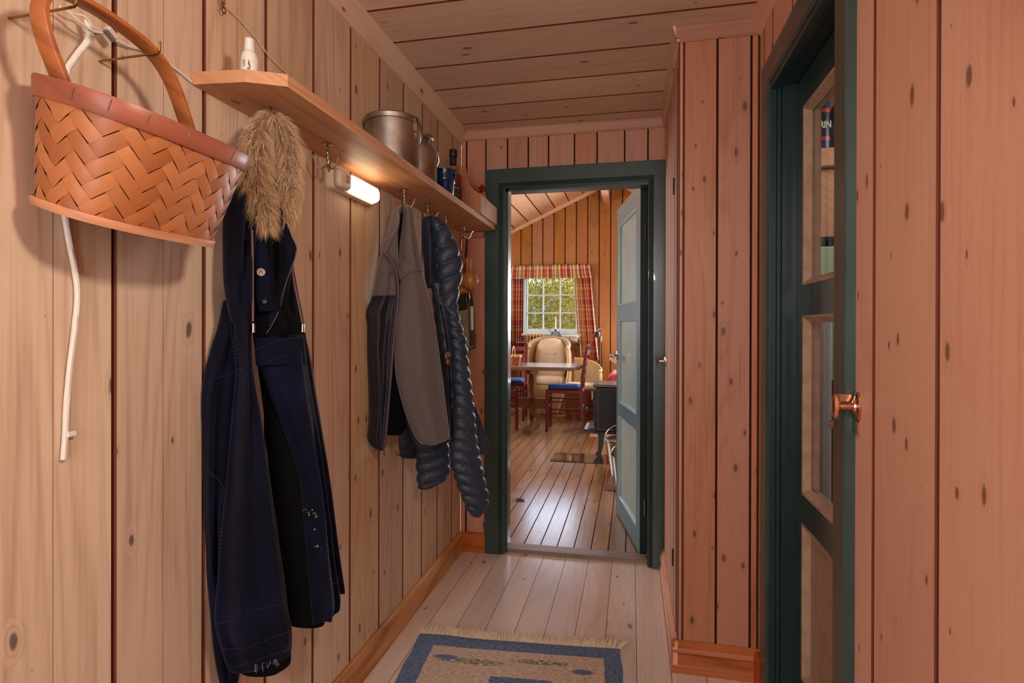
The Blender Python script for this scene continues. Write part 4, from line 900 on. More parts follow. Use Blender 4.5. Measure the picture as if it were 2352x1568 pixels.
# aluminium pot, milk can
def lathe_obj(n_, t, prof, c, mat, n=40): return obj(n_, MB().lathe(prof, c, n), mat, t, True)
pc = V((-.772, 1.715, ST))
t = thing('lidded_pot', 'large worn aluminium pot with a clamped lid on the shelf', 'pot', tuple(pc))
R = .088
lathe_obj('pot', t, [(0, .0003), (R - .006, .0003), (R, .006), (R, .150), (R + .003, .152), (R + .003, .158), (R - .002, .158)], pc, M['alu'])
lathe_obj('lid', t, [(R + .005, .150), (R + .006, .163), (R + .001, .168), (R - .02, .172), (.03, .180), (0, .181)], pc, M['alu'])
obj('lid_grip', MB().tube([pc + V((0, .02 * _c(a), .180 + .012 * _s(a))) for a in [pi * k / 8 for k in range(9)]], .003, 6), M['steel'], t, True)
def clampset(t, c, R, z, ang):
    d = V((_c(ang), _s(ang), 0)); s_ = V((-d.y, d.x, 0)); q = c + d * (R + .004) + Z_ * z
    obj('lug', MB().box(q - s_ * .006 - Z_ * .030 - d * .003 if False else q - V((.006, .003, .030)), q + V((.006, .004, -.004))).lathe([(0, 0), (.006, 0), (.006, .004), (0, .004)], (0, 0, 0), 10, Matrix.Translation(q) @ d.to_track_quat('Z', 'Y').to_matrix().to_4x4()), M['steel'], t)
    obj('lug_ring', MB().tube([q + d * .004 + s_ * (.009 * _c(a)) + Z_ * (.004 + .009 * _s(a)) for a in [2 * pi * k / 12 for k in range(13)]], .002, 6), M['steel'], t, True)
    return q
q = clampset(t, pc, R, .150, -.25)
obj('handle', MB().tube([q + V((.003, -.004, 0)), q + V((.010, .012, -.012)), q + V((.012, .022, -.030)), q + V((.008, .028, -.052)), q + V((.003, .026, -.072)), q + V((.002, .022, -.082))], [.004, .005, .005, .0045, .003, .0015], 8), M['steel'], t, True)
cc = V((-.768, 1.925, ST)); r2 = .070
t = thing('milk_can', 'aluminium milk can with narrow neck and wire bail behind the pot', 'milk can', tuple(cc))
lathe_obj('can', t, [(0, .0003), (r2 - .004, .0003), (r2, .005), (r2, .125), (r2 - .006, .142), (r2 - .020, .156), (r2 - .022, .170), (r2 - .016, .174)], cc, M['alu'])
lathe_obj('lid', t, [(r2 - .016, .172), (r2 - .013, .175), (r2 - .013, .181), (r2 - .03, .184), (0, .185)], cc, M['alu'])
q = clampset(t, cc, r2 - .018, .150, -.35)
obj('bail', MB().tube([q + V((.002, 0, 0)), q + V((.016, .012, -.012)), q + V((.026, .022, -.034)), q + V((.026, .030, -.058)), q + V((.018, .030, -.078)), q + V((.012, .022, -.082))], .0028, 7), M['steel'], t, True)
# blue bucket
bc = V((-.735, 2.125, ST)); t = thing('blue_bucket', 'small glossy blue enamel bucket on the shelf', 'bucket', tuple(bc))
M['enamel'] = plain('blue_enamel', (.03, .17, .33), .15, coat=.6)
lathe_obj('pail', t, [(0, .0003), (.033, .0003), (.035, .003), (.040, .060), (.0425, .064), (.041, .068), (.0435, .073), (.0425, .078), (.047, .105), (.050, .106), (.0505, .110), (.047, .111), (.045, .104), (.032, .006), (0, .004)], bc, M['enamel'])
obj('handle_ear', MB().lathe([(0, 0), (.005, 0), (.005, .003), (0, .003)], (0, 0, 0), 10, Matrix.Translation(bc + V((.046, -.012, .092))) @ Matrix.Rotation(pi / 2, 4, 'Y')), M['enamel'], t, True)
# bottle
wc = V((-.770, 2.345, ST)); t = thing('liquor_bottle', 'half empty clear bottle of amber liquor with black label on the shelf', 'bottle', tuple(wc))
gl = glass('clear_bottle_glass', (.97, .95, .92), .10)
lathe_obj('glass_body', t, [(0, .0003), (.034, .0003), (.037, .005), (.037, .150), (.034, .164), (.020, .182), (.0155, .195), (.0145, .240), (.0165, .242), (.0165, .252), (.013, .253)], wc, gl)
lathe_obj('liquor', t, [(0, .004), (.033, .004), (.0352, .008), (.0352, .150), (.034, .158), (0, .158)], wc, plain('amber_liquor', (.48, .20, .04), .12, coat=.4))
lathe_obj('label', t, [(.0373, .012), (.0376, .012), (.0376, .104), (.0373, .104)], wc, plain('black_paper_label', (.10, .09, .08), .6, noise_=.8, nscale=60, c2=(.30, .26, .2), stretch=(1, 1, 3)))
lathe_obj('cap', t, [(.0172, .236), (.0178, .238), (.0178, .262), (.0165, .265), (0, .266)], wc, plain('brown_cap', (.16, .09, .06), .4))
mk = MB()
vd = (CAM - wc); a0 = math.atan2(vd.y, vd.x)
for i, (z, h) in enumerate(((.090, .006), (.080, .0015), (.066, .0015), (.060, .0012), (.036, .002), (.030, .002), (.020, .008))):
    for k in range(7):
        a = a0 - .95 + .27 * k + .03 * i
        mk.add([wrap(wc, .0378, a + da, z + dz) for da, dz in ((0, 0), (.17 + .05 * (k % 2), 0), (.17 + .05 * (k % 2), h), (0, h))], [(0, 1, 2, 3)])
obj('label_print', mk, plain('pale_ink', (.66, .60, .5), .5), t, kind='stuff')
obj('neck_label', MB().lathe([(.0148, .200), (.0151, .200), (.0150, .232), (.0147, .232)], wc, 20), M['black'], t)
# toolbox tray with dowel handle
t = thing('wooden_carrier', 'open pine carrier box with dowel handle at the far end of the shelf', 'carrier', (-.73, 2.56, ST))
M['shelfx'] = wood('carrier_pine', (.80, .57, .37), (.64, .40, .23), 1, rings=.5, knots=.25); M['endp'] = wood('carrier_end_plank', (.72, .43, .22), (.52, .27, .12), 2, rings=.5, knots=.2)
bx0, bx1, by0, by1, z0, z1 = -.860, -.664, 2.43, 2.722, ST + .0005, ST + .098
board('side_board', t, (bx1 - .014, by0, z0), (bx1, by1, z1 - .012), M['shelfx'], 1, .002); board('side_board', t, (bx0, by0, z0), (bx0 + .014, by1, z1 - .012), M['shelfx'], 1, .002)
board('bottom', t, (bx0 + .014, by0 + .014, z0), (bx1 - .014, by1 - .014, z0 + .010), M['shelfx'], 1, .001)
xm = (bx0 + bx1) / 2
for y in (by0 - .0125, by1 + .0005):
    w_ = (bx1 - bx0) / 2
    pr = [(xm - w_, z0), (xm - w_, z1 - .012), (xm - w_ * .72, z1 + .002), (xm - w_ * .48, z1 + .030), (xm - w_ * .34, z1 + .072), (xm - w_ * .28, z1 + .105), (xm - w_ * .14, z1 + .118)]
    pr = pr + [(2 * xm - a, b) for a, b in pr[::-1]]
    obj('end_board', MB().prism(pr, y, y + .012, 1), M['endp'], t)
obj('dowel', MB().tube([(xm, by0 - .018, z1 + .078), (xm, by1 + .018, z1 + .078)], .011, 12), M['shelfx'], t, True)
t = thing('red_bow', 'small red ribbon knot tied on the handle of the wooden carrier', 'ribbon', (xm, 2.70, z1 + .078))
mb = MB(); c = V((xm + .004, 2.712, z1 + .078)); M['redrib'] = plain('red_ribbon', (.62, .03, .05), .45)
mb.tube([c + V((.0125 * _c(a), 0, .0125 * _s(a))) for a in [2 * pi * k / 14 for k in range(15)]], [(.004, .009)] * 15, 8)
for s_ in (-1, 1): mb.tube([c + V((.010, s_ * .002, .008)), c + V((.022, s_ * .010, .020)), c + V((.028, s_ * .018, .010)), c + V((.018, s_ * .010, -.006)), c + V((.011, 0, 0))], [.003, .006, .007, .006, .003], 7)
obj('knot', mb, M['redrib'], t, True)

# string light wire and screw eye above the shelf
M['wire'] = plain('twisted_wire', (.80, .76, .68), .4)
t = thing('screw_eye', 'brass screw eye chain hook high on the left wall above the shelf', 'hook', (XL, 1.05, 1.79))
p = onX(512, 2, XL + .012)
obj('eye', MB().tube([p + V((0, .006 * _c(a), .006 * _s(a))) for a in [2 * pi * k / 12 for k in range(13)]], .0018, 6).tube([p + V((0, 0, .006)), p + V((-.002, 0, .022)), V((XL, p.y, p.z + .022))], .0018, 6), M['steel'], t, True)
for k in range(2): obj('chain_link', MB().tube([p + V((.002 * k, .0055 * _c(a) * (1 if k else .5), -.008 - .012 * k + .007 * _s(a))) for a in [2 * pi * i / 10 for i in range(11)]], .0016, 6), M['brass'], t, True)
t = thing('wire', 'thin twisted wire running down from the screw eye to the shelf', 'wire', (XL, 1.1, 1.7))
pp = catmull([tuple(onX(x, y, XL + .004 + e)) for x, y, e in ((512, 6, .008), (545, 38, .006), (566, 62, .004), (592, 92, .004), (615, 125, .004), (640, 150, .004), (661, 170, .004))], 8)
for ph in (0, pi): obj('strand', MB().tube([V(q) + V((0, .0011 * _c(ph + i * .8), .0011 * _s(ph + i * .8))) for i, q in enumerate(pp)], .0010, 5), M['wire'], t, True)

# ================================================================ woven chip basket hanging by its handle
BX, BY = -.745, .754
t = thing('chip_basket', 'big woven wood chip basket hung on two brass hooks by its handle', 'basket', (BX, BY, 1.28))
def se(a, b, cx, cy, th, e=.72):
    return (cx + b * math.copysign(abs(_s(th)) ** e, _s(th)), cy + a * math.copysign(abs(_c(th)) ** e, _c(th)))
ZB0, ZB1 = 1.312, 1.478
def wallp(u, v, off=0.):                       # u angle, v 0..1 height -> point on the basket wall
    f = v ** .9; a = .128 + (.150 - .128) * f; b = .072 + (.100 - .072) * f; cy = .750 + (BY - .750) * f; BXX = -.785 + .040 * f
    x, y = se(a + off, b + off, BXX, cy, u)
    return V((max(x, XL + .016), y, ZB0 + (ZB1 - ZB0) * v - (x - BXX) * .32))
NU = 96
# arc length table
M['chip'] = None
def chipmat():
    m, nt, N, L, B = nm('wood_chip'); g = N.new('ShaderNodeNewGeometry'); u = N.new('ShaderNodeUVMap'); u.uv_map = 'UVMap'
    mp = N.new('ShaderNodeMapping'); mp.inputs['Scale'].default_value = (2, 26, 1); L.new(u.outputs[0], mp.inputs[0])
    no = N.new('ShaderNodeTexNoise'); no.inputs['Scale'].default_value = 1.2; no.inputs['Detail'].default_value = 3; L.new(mp.outputs[0], no.inputs['Vector'])
    r = mth(nt, 'ADD', mth(nt, 'MULTIPLY', g.outputs['Random Per Island'], .55), mth(nt, 'MULTIPLY', no.outputs[0], .6), clamp=True)
    L.new(mixc(nt, r, lin((.76, .49, .30)), lin((.55, .30, .15))), B.inputs['Base Color']); B.inputs['Roughness'].default_value = .42
    bp = N.new('ShaderNodeBump'); bp.inputs['Strength'].default_value = .15; bp.inputs['Distance'].default_value = .001; L.new(no.outputs[0], bp.inputs['Height']); L.new(bp.outputs[0], B.inputs['Normal'])
    return m
CH = chipmat(); M['rimwood'] = wood('basket_rim_wood', (.60, .30, .16), (.44, .19, .09), 1, rings=.4, knots=.05, rough=.4)
pts = [wallp(2 * pi * k / NU, .6) for k in range(NU + 1)]; sl_ = [0]
for a, b in zip(pts, pts[1:]): sl_.append(sl_[-1] + (b - a).length)
PER = sl_[-1]
def uofs(s_):
    s_ %= PER
    lo, hi = 0, NU
    while hi - lo > 1:
        m_ = (lo + hi) // 2
        if sl_[m_] <= s_: lo = m_
        else: hi = m_
    return 2 * pi * (lo + (s_ - sl_[lo]) / (sl_[hi] - sl_[lo])) / NU
HT = ZB1 - ZB0; ncell = 26; cs_ = PER / ncell / 2 * 2; sp = PER / (ncell * 2) * 2     # strip spacing measured along the rim
def surf(p_, q_, off):                         # diagonal coordinates in strips
    s_ = (p_ + q_) * sp / 2; v = (p_ - q_) * sp / 2 * .92 / HT
    return wallp(uofs(s_), min(max(v, 0.), 1.), off), v
wm = MB(); uvs = []
nv = int(HT / (sp / 2 * .92)) + 3
for i in range(-2, ncell * 2 + nv):
    for j in range(-nv - 2, ncell * 2 + 2):
        for typ in (0, 1):
            if (i + j) % 4 != (0 if typ == 0 else 2): continue
            # type 0 spans j..j+2 (constant i); type 1 spans i..i+2 (constant j)
            vmid = ((i + .5) - (j + 1)) if typ == 0 else ((i + 1) - (j + .5))
            vv = vmid * sp / 2 * .92 / HT
            smid = ((i + .5) + (j + 1)) if typ == 0 else ((i + 1) + (j + .5))
            if vv < -.12 or vv > 1.12 or not (0 <= smid * sp / 2 < PER - 1e-6): continue
            na, nb = 7, 3; n0 = len(wm.v)
            for a in range(na + 1):
                for b in range(nb + 1):
                    s1 = a / na; s2 = b / nb
                    bump = .0026 * (math.sin(pi * (.08 + .84 * s1))) ** .7 - .0012 + .0006 * math.sin(pi * s2)
                    L1 = -.18 + 2.36 * s1; w_ = .03 + .94 * s2
                    if typ == 0: P_, Q_ = i + w_, j + L1
                    else: P_, Q_ = i + L1, j + w_
                    pt, v_ = surf(P_, Q_, bump); wm.v.append(pt); uvs.append((L1 + i * 3.1, w_ + j * 1.7 + typ * 5))
            for a in range(na):
                for b in range(nb):
                    k = n0 + a * (nb + 1) + b; wm.f.append((k, k + 1, k + nb + 2, k + nb + 1))
ow = obj('weave', wm, CH, t, 2, kind='stuff'); ul = ow.data.uv_layers.new(name='UVMap')
for l in ow.data.loops: ul.data[l.index].uv = uvs[l.vertex_index]
inn = MB().loft([[wallp(2 * pi * k / 48, v, -.0045) for k in range(48)] for v in (0, .25, .5, .75, 1.)], True, False)
inn.loft([[wallp(2 * pi * k / 48, 0, -.0045) for k in range(48)], [wallp(2 * pi * k / 48, 0, -.05) for k in range(48)]], True, True)
obj('lining', inn, plain('chip_inside', (.50, .27, .13), .6, noise_=.6, nscale=30), t)
def rimring(v0, v1, o0, o1, name, mat, lab=None):
    mb = MB(); r = []
    for v, o_ in ((v0, o0), (v0, o1), (v0 + .02, o1 + .0012), (v1 - .02, o1 + .0012), (v1, o1), (v1, o0)):
        r.append([wallp(2 * pi * k / 80, max(v, 0), o_) + Z_ * ((v - max(min(v, 1), 0)) * HT) for k in range(80)])
    return obj(name, mb.loft(r + [r[0]], True, False), mat, t, True)
rimring(.83, 1.0, .0015, .0045, 'rim_band', M['rimwood'])
rimring(-.02, .05, -.001, .0055, 'bottom_band', wood('basket_runner_wood', (.78, .52, .31), (.62, .36, .18), 1, rings=.5, knots=.05))
M['staple'] = plain('dull_staple', (.42, .36, .32), .5, .6)
for k in range(9):
    u = -.35 + .42 * k; pA = wallp(u, .88, .0062); pB = wallp(u - .02, .97, .0062); 
    obj('staple', MB().tube([pA, pB], .0006, 5), M['staple'], t)
hd = catmull([(-.762, .634, 1.42), (-.762, .620, 1.475), (-.762, .594, 1.535), (-.762, .590, 1.575), (-.762, .615, 1.602), (-.762, .66, 1.609), (-.762, .71, 1.606), (-.762, .758, 1.596), (-.762, .797, 1.570), (-.762, .828, 1.520), (-.762, .855, 1.455), (-.762, .875, 1.40)], 6)
obj('handle', MB().tube(hd, [(.0042, .013)] * len(hd), 10, flat=(0, .3, 1)) if False else (lambda mb: mb.loft([[V(p_) + V((a, 0, 0)) + n_ * b for a, b in ((-.013, -.003), (-.011, -.0042), (.011, -.0042), (.013, -.003), (.013, .003), (.011, .0042), (-.011, .0042), (-.013, .003))] for p_, n_ in [(hd[i], (lambda tt: V((0, -tt.z, tt.y)))((V(hd[min(i + 1, len(hd) - 1)]) - V(hd[max(i - 1, 0)])).normalized())) for i in range(len(hd))]]))(MB()), wood('basket_handle_wood', (.66, .37, .19), (.48, .23, .10), 1, rings=.5, knots=0, rough=.38), t, True)
for lab, (x, y) in (('brass hook holding the basket handle near the top left corner', (150, 12)), ('brass hook holding the basket handle beside the cable connector', (345, 118))):
    p = onX(x, y, -.762); q = thing('brass_hook', lab, 'hook', (XL, p.y, p.z), 'brass hooks carrying the basket')
    obj('hook', MB().tube([(XL + .001, p.y + .004, p.z - .004), (-.80, p.y + .002, p.z - .004), (-.747, p.y, p.z - .004), (-.7435, p.y, p.z), (-.7435, p.y, p.z + .014)], .0019, 8), M['brass'], q, True)

# ================================================================ cables on the left wall
def cable(name, label, pts, r, off=.004, mat='cable'):
    t = thing(name, label, 'cable', tuple(onX(pts[0][0], pts[0][1], XL + off)))
    P_ = catmull([tuple(onX(q[0], q[1], XL + off + (q[2] if len(q) > 2 else 0))) for q in pts], 8)
    obj('sheath', MB().tube(P_, r, 9), M[mat], t, True); return t
cable('power_cable', 'thick white cable running down behind the basket to a loose end', [(198, 48, .02), (205, 70, .022), (200, 95, .016), (170, 135, .008), (152, 170, .004), (146, 250), (143, 350), (145, 450), (150, 500), (160, 560), (172, 620), (178, 680), (171, 760), (160, 850), (153, 930), (150, 1000), (146, 1055)], .0046, .006)
cl_ = thing('cable_clip', 'small white clip holding the lower end of the cable', 'clip', tuple(onX(150, 996, XL)))
p = onX(150, 996, XL); obj('clip', MB().bbox(p + V((0, -.006, -.005)), p + V((.012, .010, .004)), .002), M['white'], cl_)
cable('flat_cable', 'thin white flat cable from the connector to the shelf corner', [(268, 92, .012), (290, 104, .006), (318, 112), (345, 122), (380, 142), (410, 163), (440, 188)], .0028, .004)
cable('upper_cable', 'thin white wire looping from the top of the basket handle to the connector', [(137, 15, .03), (160, 30, .03), (185, 52, .03), (210, 70, .028), (235, 76, .026)], .0018, .006)
cable('inner_wire', 'second thin wire between the thick cable and the connector', [(150, 20, .02), (172, 32, .022), (195, 38, .026), (215, 62, .026), (236, 72, .024)], .0015, .006)
cable('grey_wire', 'short grey wire bending from the thick cable into the connector', [(204, 90, .018), (214, 80, .024), (232, 76, .026)], .0016, .006, 'steel')
p = onX(254, 78, XL + .034)
t = thing('wire_connector', 'clear plastic wire connector block hanging on the wires', 'connector', tuple(p))
Mx = Matrix.Translation(p) @ Matrix.Rotation(-.55, 4, 'X')
obj('housing', MB().bbox((-.005, -.010, -.002), (.005, .011, .008), .002, Mx), plain('cloudy_plastic', (.80, .74, .70), .2, coat=.5), t)
obj('socket_row', MB().bbox((-.0045, -.010, -.007), (.0048, .010, -.002), .001, Mx), plain('grey_plastic', (.42, .40, .40), .4), t)

# ================================================================ garments
VIEWN = {}
class Frame:
    """vertical hanging plane through an anchor point; d runs to the picture's right, n toward the viewer"""
    def __init__(s, a, ang):
        s.a = V(a); s.d = V((_c(ang), _s(ang), 0)); s.n = V((s.d.y, -s.d.x, 0))
    def p(s, x, y, off=0.):
        a = s.a + s.n * off; return onP(x, y, a, s.d)
def rowsamp(rows, n):
    return catmull([tuple(r) for r in rows], n)
def shell(name, fr, rows, mat, parent, ridges=(), K=56, sub=5, rip=None, hollow=True, smooth=2, wob=.0, seed=0, pw=.8, label=None, flatback=.5):
    """closed cloth volume. rows: (py, pxL, pxR, offset, thickness). ridges: (amp, width, [(v, u)...])"""
    rows = [tuple(r) + (0.,) * (6 - len(r)) for r in rows]; R = rowsamp(rows, sub); n = len(R); rings = []
    for i, (py, xl, xr, off, th, dy) in enumerate(R):
        v = i / (n - 1); A = fr.p(xl, py - dy / 2, off); B = fr.p(xr, py + dy / 2, off); c = (A + B) / 2; ax = (B - A) / 2; ring = []
        for k in range(K):
            t_ = 2 * pi * k / K; ct, st = _c(t_), _s(t_)
            u = (ct + 1) / 2; e = math.copysign(abs(st) ** pw, st) * (1 if st > 0 else flatback)
            dn = th * e; env = min(1., abs(st) * 1.8)
            for amp, wd, path in ridges:
                pu = None
                if path[0][0] <= v <= path[-1][0]:
                    for (v0, u0), (v1, u1) in zip(path, path[1:]):
                        if v0 <= v <= v1: pu = u0 + (u1 - u0) * (v - v0) / max(v1 - v0, 1e-6); break
                if pu is None: continue
                fade = min(1, (v - path[0][0]) / .08 + .15, (path[-1][0] - v) / .08 + .15)
                dn += (1 if st > 0 else -.3) * amp * env * fade * math.exp(-((u - pu) / wd) ** 2)
            p = c + ax * ct + fr.n * dn
            if rip:
                q = rip(v, u, p) ; p = p + (fr.n * (q * (1 if st > 0 else -.6)) * (.35 + .65 * abs(st))) + ax.normalized() * (q * .8 * ct)
            if wob:
                nz = noise.noise_vector(p * 9 + V((seed * 7, 0, 0))) * wob + noise.noise_vector(p * 26 + V((0, seed * 3, 0))) * (wob * .35)
                p = p + fr.n * (nz.x * env) + V((0, 0, nz.z * .5)) + fr.d * (nz.y * .3)
            if p.x < XL + .004: p.x = XL + .004 + (p.x - XL) * .02
            ring.append(p)
        rings.append(ring)
    mb = MB()
    if hollow:                                  # turn the hem inward so the opening is a real hollow
        c = sum(rings[-1], V()) / K
        rings += [[p + (c - p) * .06 for p in rings[-1]], [p + (c - p) * .10 + V((0, 0, .03)) for p in rings[-1]], [p + (c - p) * .5 + V((0, 0, .05)) for p in rings[-1]]]
    mb.loft(rings); return obj(name, mb, mat, parent, smooth, label)
def seam(name, fr, pts, off, r, mat, parent, sub=6, dash=None):
    P_ = [fr.p(x, y, off if not isinstance(off, (list, tuple)) else off[i]) for i, (x, y) in enumerate(pts)]
    for p in P_: p.x = max(p.x, XL + .006)
    P_ = [V(q) for q in catmull([tuple(q) for q in P_], sub)]; mb = MB()
    if dash:
        for i in range(0, len(P_) - 1, 2): mb.tube([P_[i], (P_[i] * .35 + P_[i + 1] * .65)], r, 4)
    else: mb.tube(P_, r, 6)
    return obj(name, mb, mat, parent, True)

def cloth(name, c, c2, nscale, bump, rough=.85, sheen=.3, fine=600, dist=.002):
    m, nt, N, L, B = nm(name); tc = N.new('ShaderNodeTexCoord'); a = N.new('ShaderNodeTexNoise'); a.inputs['Scale'].default_value = nscale; a.inputs['Detail'].default_value = 4; L.new(tc.outputs['Object'], a.inputs[0])
    b = N.new('ShaderNodeTexNoise'); b.inputs['Scale'].default_value = fine; b.inputs['Detail'].default_value = 1; L.new(tc.outputs['Object'], b.inputs[0])
    L.new(mixc(nt, mth(nt, 'ADD', mth(nt, 'MULTIPLY', sstep(nt, a.outputs[0], .42, .72), .7), mth(nt, 'MULTIPLY', b.outputs[0], .3)), lin(c), lin(c2)), B.inputs['Base Color'])
    B.inputs['Roughness'].default_value = rough; B.inputs['Specular IOR Level'].default_value = .15 if rough > .8 else .5; B.inputs['Sheen Weight'].default_value = sheen; B.inputs['Sheen Roughness'].default_value = .35
    bp = N.new('ShaderNodeBump'); bp.inputs['Strength'].default_value = bump; bp.inputs['Distance'].default_value = dist
    L.new(mth(nt, 'ADD', b.outputs[0], mth(nt, 'MULTIPLY', a.outputs[0], 1.2)), bp.inputs['Height']); L.new(bp.outputs[0], B.inputs['Normal']); return m
M['navy'] = cloth('navy_cotton', (.022, .028, .080), (.06, .075, .19), 9, .3, .92, .06, 900)
M['navyd'] = cloth('navy_lining', (.012, .013, .022), (.02, .022, .035), 9, .2, .95, 0)
M['thread'] = plain('worn_stitching', (.26, .24, .32), .8)
M['cord'] = plain('mauve_cord', (.42, .28, .27), .7)

# ---- anorak
FA = Frame(hk[0] + V((.030, -.012, 0)), .80)
t = thing('anorak', 'long dark navy anorak with a fur trimmed hood hanging on the first hook', 'coat', tuple(hk[0] + V((0, 0, -.1))))
shell('lining', FA, [(640, 580, 672, .0, .018), (760, 580, 690, .0, .03), (900, 600, 705, .0, .035), (1050, 615, 712, -.005, .04), (1200, 630, 722, -.01, .04), (1330, 645, 735, -.01, .035), (1420, 655, 745, -.012, .03), (1428, 660, 740, -.012, .028)], M['navyd'], t, wob=.004, seed=3)
shell('back_panel', FA, [(600, 600, 672, -.03, .02), (700, 605, 690, -.035, .025), (800, 612, 707, -.04, .03), (900, 620, 724, -.045, .03), (1000, 640, 741, -.05, .03), (1100, 660, 757, -.05, .03), (1200, 680, 771, -.05, .03), (1300, 690, 782, -.05, .03), (1350, 700, 788, -.05, .028, -14), (1360, 702, 788, -.05, .022, -14)], M['navy'], t, ridges=[(0.0180, 0.096, [(0, .85), (1, .9)])], wob=.005, seed=5)
shell('front_panel', FA, [(770, 592, 697, .030, .020), (830, 596, 704, .034, .024), (900, 618, 716, .036, .026), (1000, 655, 732, .036, .028), (1100, 688, 746, .034, .028), (1200, 697, 758, .030, .030), (1300, 706, 770, .026, .030), (1370, 712, 780, .022, .030, -10), (1400, 716, 781, .020, .026, -24), (1415, 717, 780, .02, .020, -32)], M['navy'], t, ridges=[(0.0240, 0.128, [(0, .80), (.5, .55), (1, .45)]), (-0.0150, 0.080, [(.3, .8), (1, .80)]), (-0.0120, 0.096, [(.2, .15), (1, .2)])], wob=.005, seed=8)
shell('side_panel', FA, [(690, 512, 560, .01, .02), (740, 502, 562, .005, .026), (800, 484, 560, .0, .03), (860, 467, 560, -.005, .034), (900, 461, 560, -.008, .036), (960, 460, 555, -.01, .036), (1060, 461, 550, -.014, .036), (1180, 465, 545, -.018, .036), (1300, 472, 540, -.02, .034), (1400, 481, 545, -.02, .032), (1500, 492, 552, -.022, .03), (1568, 504, 545, -.022, .028), (1600, 515, 535, -.022, .02)], M['navy'], t, ridges=[(-0.0210, 0.080, [(.12, .5), (.5, .35), (.9, .4)]), (0.0150, 0.064, [(.2, .2), (.7, .15)])], wob=.006, seed=11)
shell('sleeve', FA, [(690, 536, 576, .055, .018), (760, 538, 577, .058, .024), (830, 541, 578, .060, .030), (870, 541, 583, .060, .034), (950, 534, 598, .060, .040), (1050, 524, 613, .058, .044), (1150, 514, 627, .056, .046), (1250, 505, 641, .054, .046), (1330, 498, 652, .052, .046), (1400, 492, 660, .050, .046, -12), (1440, 496, 667, .048, .045, -22), (1475, 506, 669, .046, .042, -34), (1505, 518, 668, .046, .036, -44), (1517, 530, 667, .046, .030, -46)], M['navy'], t, ridges=[(0.0210, 0.104, [(0, .55), (.35, .32), (.8, .25)]), (-0.0180, 0.080, [(.1, .1), (.5, .08), (.95, .15)]), (0.0150, 0.080, [(.2, .8), (.9, .86)]), (-0.0090, 0.048, [(.55, .55), (1, .6)]), (0.0090, 0.040, [(.75, .3), (1, .32)])], wob=.007, seed=14)
shell('cuff_lining', FA, [(1440, 560, 664, .040, .03), (1500, 560, 668, .038, .034), (1522, 552, 664, .038, .032), (1540, 548, 640, .038, .028)], M['navyd'], t, wob=.004, seed=15)
shell('hood', FA, [(395, 572, 612, .0, .03), (430, 540, 640, .005, .05), (470, 516, 600, .010, .055), (540, 510, 590, .018, .055), (600, 511, 584, .028, .05), (650, 514, 582, .036, .045), (700, 522, 580, .044, .04), (740, 534, 579, .050, .03)], M['navy'], t, ridges=[(-0.0300, 0.080, [(.1, .62), (.7, .6)]), (0.0210, 0.080, [(.2, .8), (.9, .75)]), (0.0150, 0.072, [(.2, .35), (.9, .3)])], wob=.006, seed=17)
shell('neck_flap', FA, [(470, 576, 660, .02, .03), (540, 578, 664, .03, .03), (620, 582, 668, .036, .028), (700, 584, 664, .036, .026), (745, 586, 688, .034, .022), (776, 586, 692, .030, .016)], M['navyd'], t, ridges=[(0.0240, 0.056, [(0, .35), (.5, .42), (.9, .55)]), (0.0210, 0.048, [(0, .72), (1, .55)]), (-0.0180, 0.048, [(0, .55), (.8, .48)])], wob=.005, seed=18)
shell('collar_flap', FA, [(515, 650, 660, .05, .008), (540, 646, 668, .052, .010), (572, 642, 681, .053, .011), (600, 640, 673, .054, .010), (650, 632, 658, .056, .009), (700, 622, 648, .058, .008), (750, 614, 626, .060, .005)], M['navy'], t, hollow=False, wob=.003, seed=19)
shell('placket', FA, [(470, 582, 596, .058, .008), (560, 584, 612, .062, .010), (640, 586, 630, .066, .012), (690, 588, 632, .066, .012), (715, 596, 628, .066, .008)], M['navy'], t, hollow=False, wob=.003, seed=20)
shell('waist_band', FA, [(775, 586, 697, .058, .004), (800, 585, 699, .060, .007), (838, 588, 702, .060, .004)], M['navy'], t, hollow=False, wob=.002, seed=21)
F_ = FA
for nm_, pts, off in (('stitching', [(586, 806), (605, 796), (640, 782), (668, 776), (694, 774)], .074), ('stitching', [(590, 846), (622, 828), (660, 818), (700, 816)], .070),
        ('stitching', [(524, 700), (528, 740), (533, 780), (540, 840)], .085), ('stitching', [(541, 848), (560, 846), (580, 850)], .100),
        ('stitching', [(462, 900), (478, 880), (500, 868), (520, 862), (540, 856)], .040),
        ('stitching', [(466, 1060), (484, 1085), (500, 1100), (512, 1120), (505, 1160), (502, 1220), (503, 1285)], .065),
        ('stitching', [(496, 1434), (545, 1420), (590, 1400), (655, 1384)], .104), ('stitching', [(508, 1490), (560, 1488), (600, 1474), (668, 1448)], .100), ('stitching', [(530, 1532), (580, 1520), (620, 1505), (668, 1488)], .094),
        ('stitching', [(696, 936), (716, 938)], .072), ('stitching', [(755, 1345), (775, 1335), (783, 1322)], .064)):
    seam(nm_, FA, pts, off, .0006, M['thread'], t, 16, dash=True)
seam('edge_piping', FA, [(681, 575), (675, 600), (660, 640), (648, 680), (640, 715), (622, 750), (612, 765)], .064, .0011, M['thread'], t)
seam('drawcord', FA, [(579, 528), (580, 600), (581, 680), (581, 738)], .088, .0022, M['cord'], t)
seam('drawcord', FA, [(668, 600), (676, 650), (688, 710), (694, 742)], .030, .0022, M['cord'], t)
seam('drawcord', FA, [(697, 755), (708, 800), (716, 840), (722, 880)], -.008, .0018, M['cord'], t)
for x, y, off in ((582, 752, .088), (695, 752, .035)):
    p = FA.p(x, y, off); obj('cord_end', MB().lathe([(0, -.010), (.0045, -.010), (.0040, .008), (.002, .010), (0, .010)], p, 12), M['steel'], t, True)
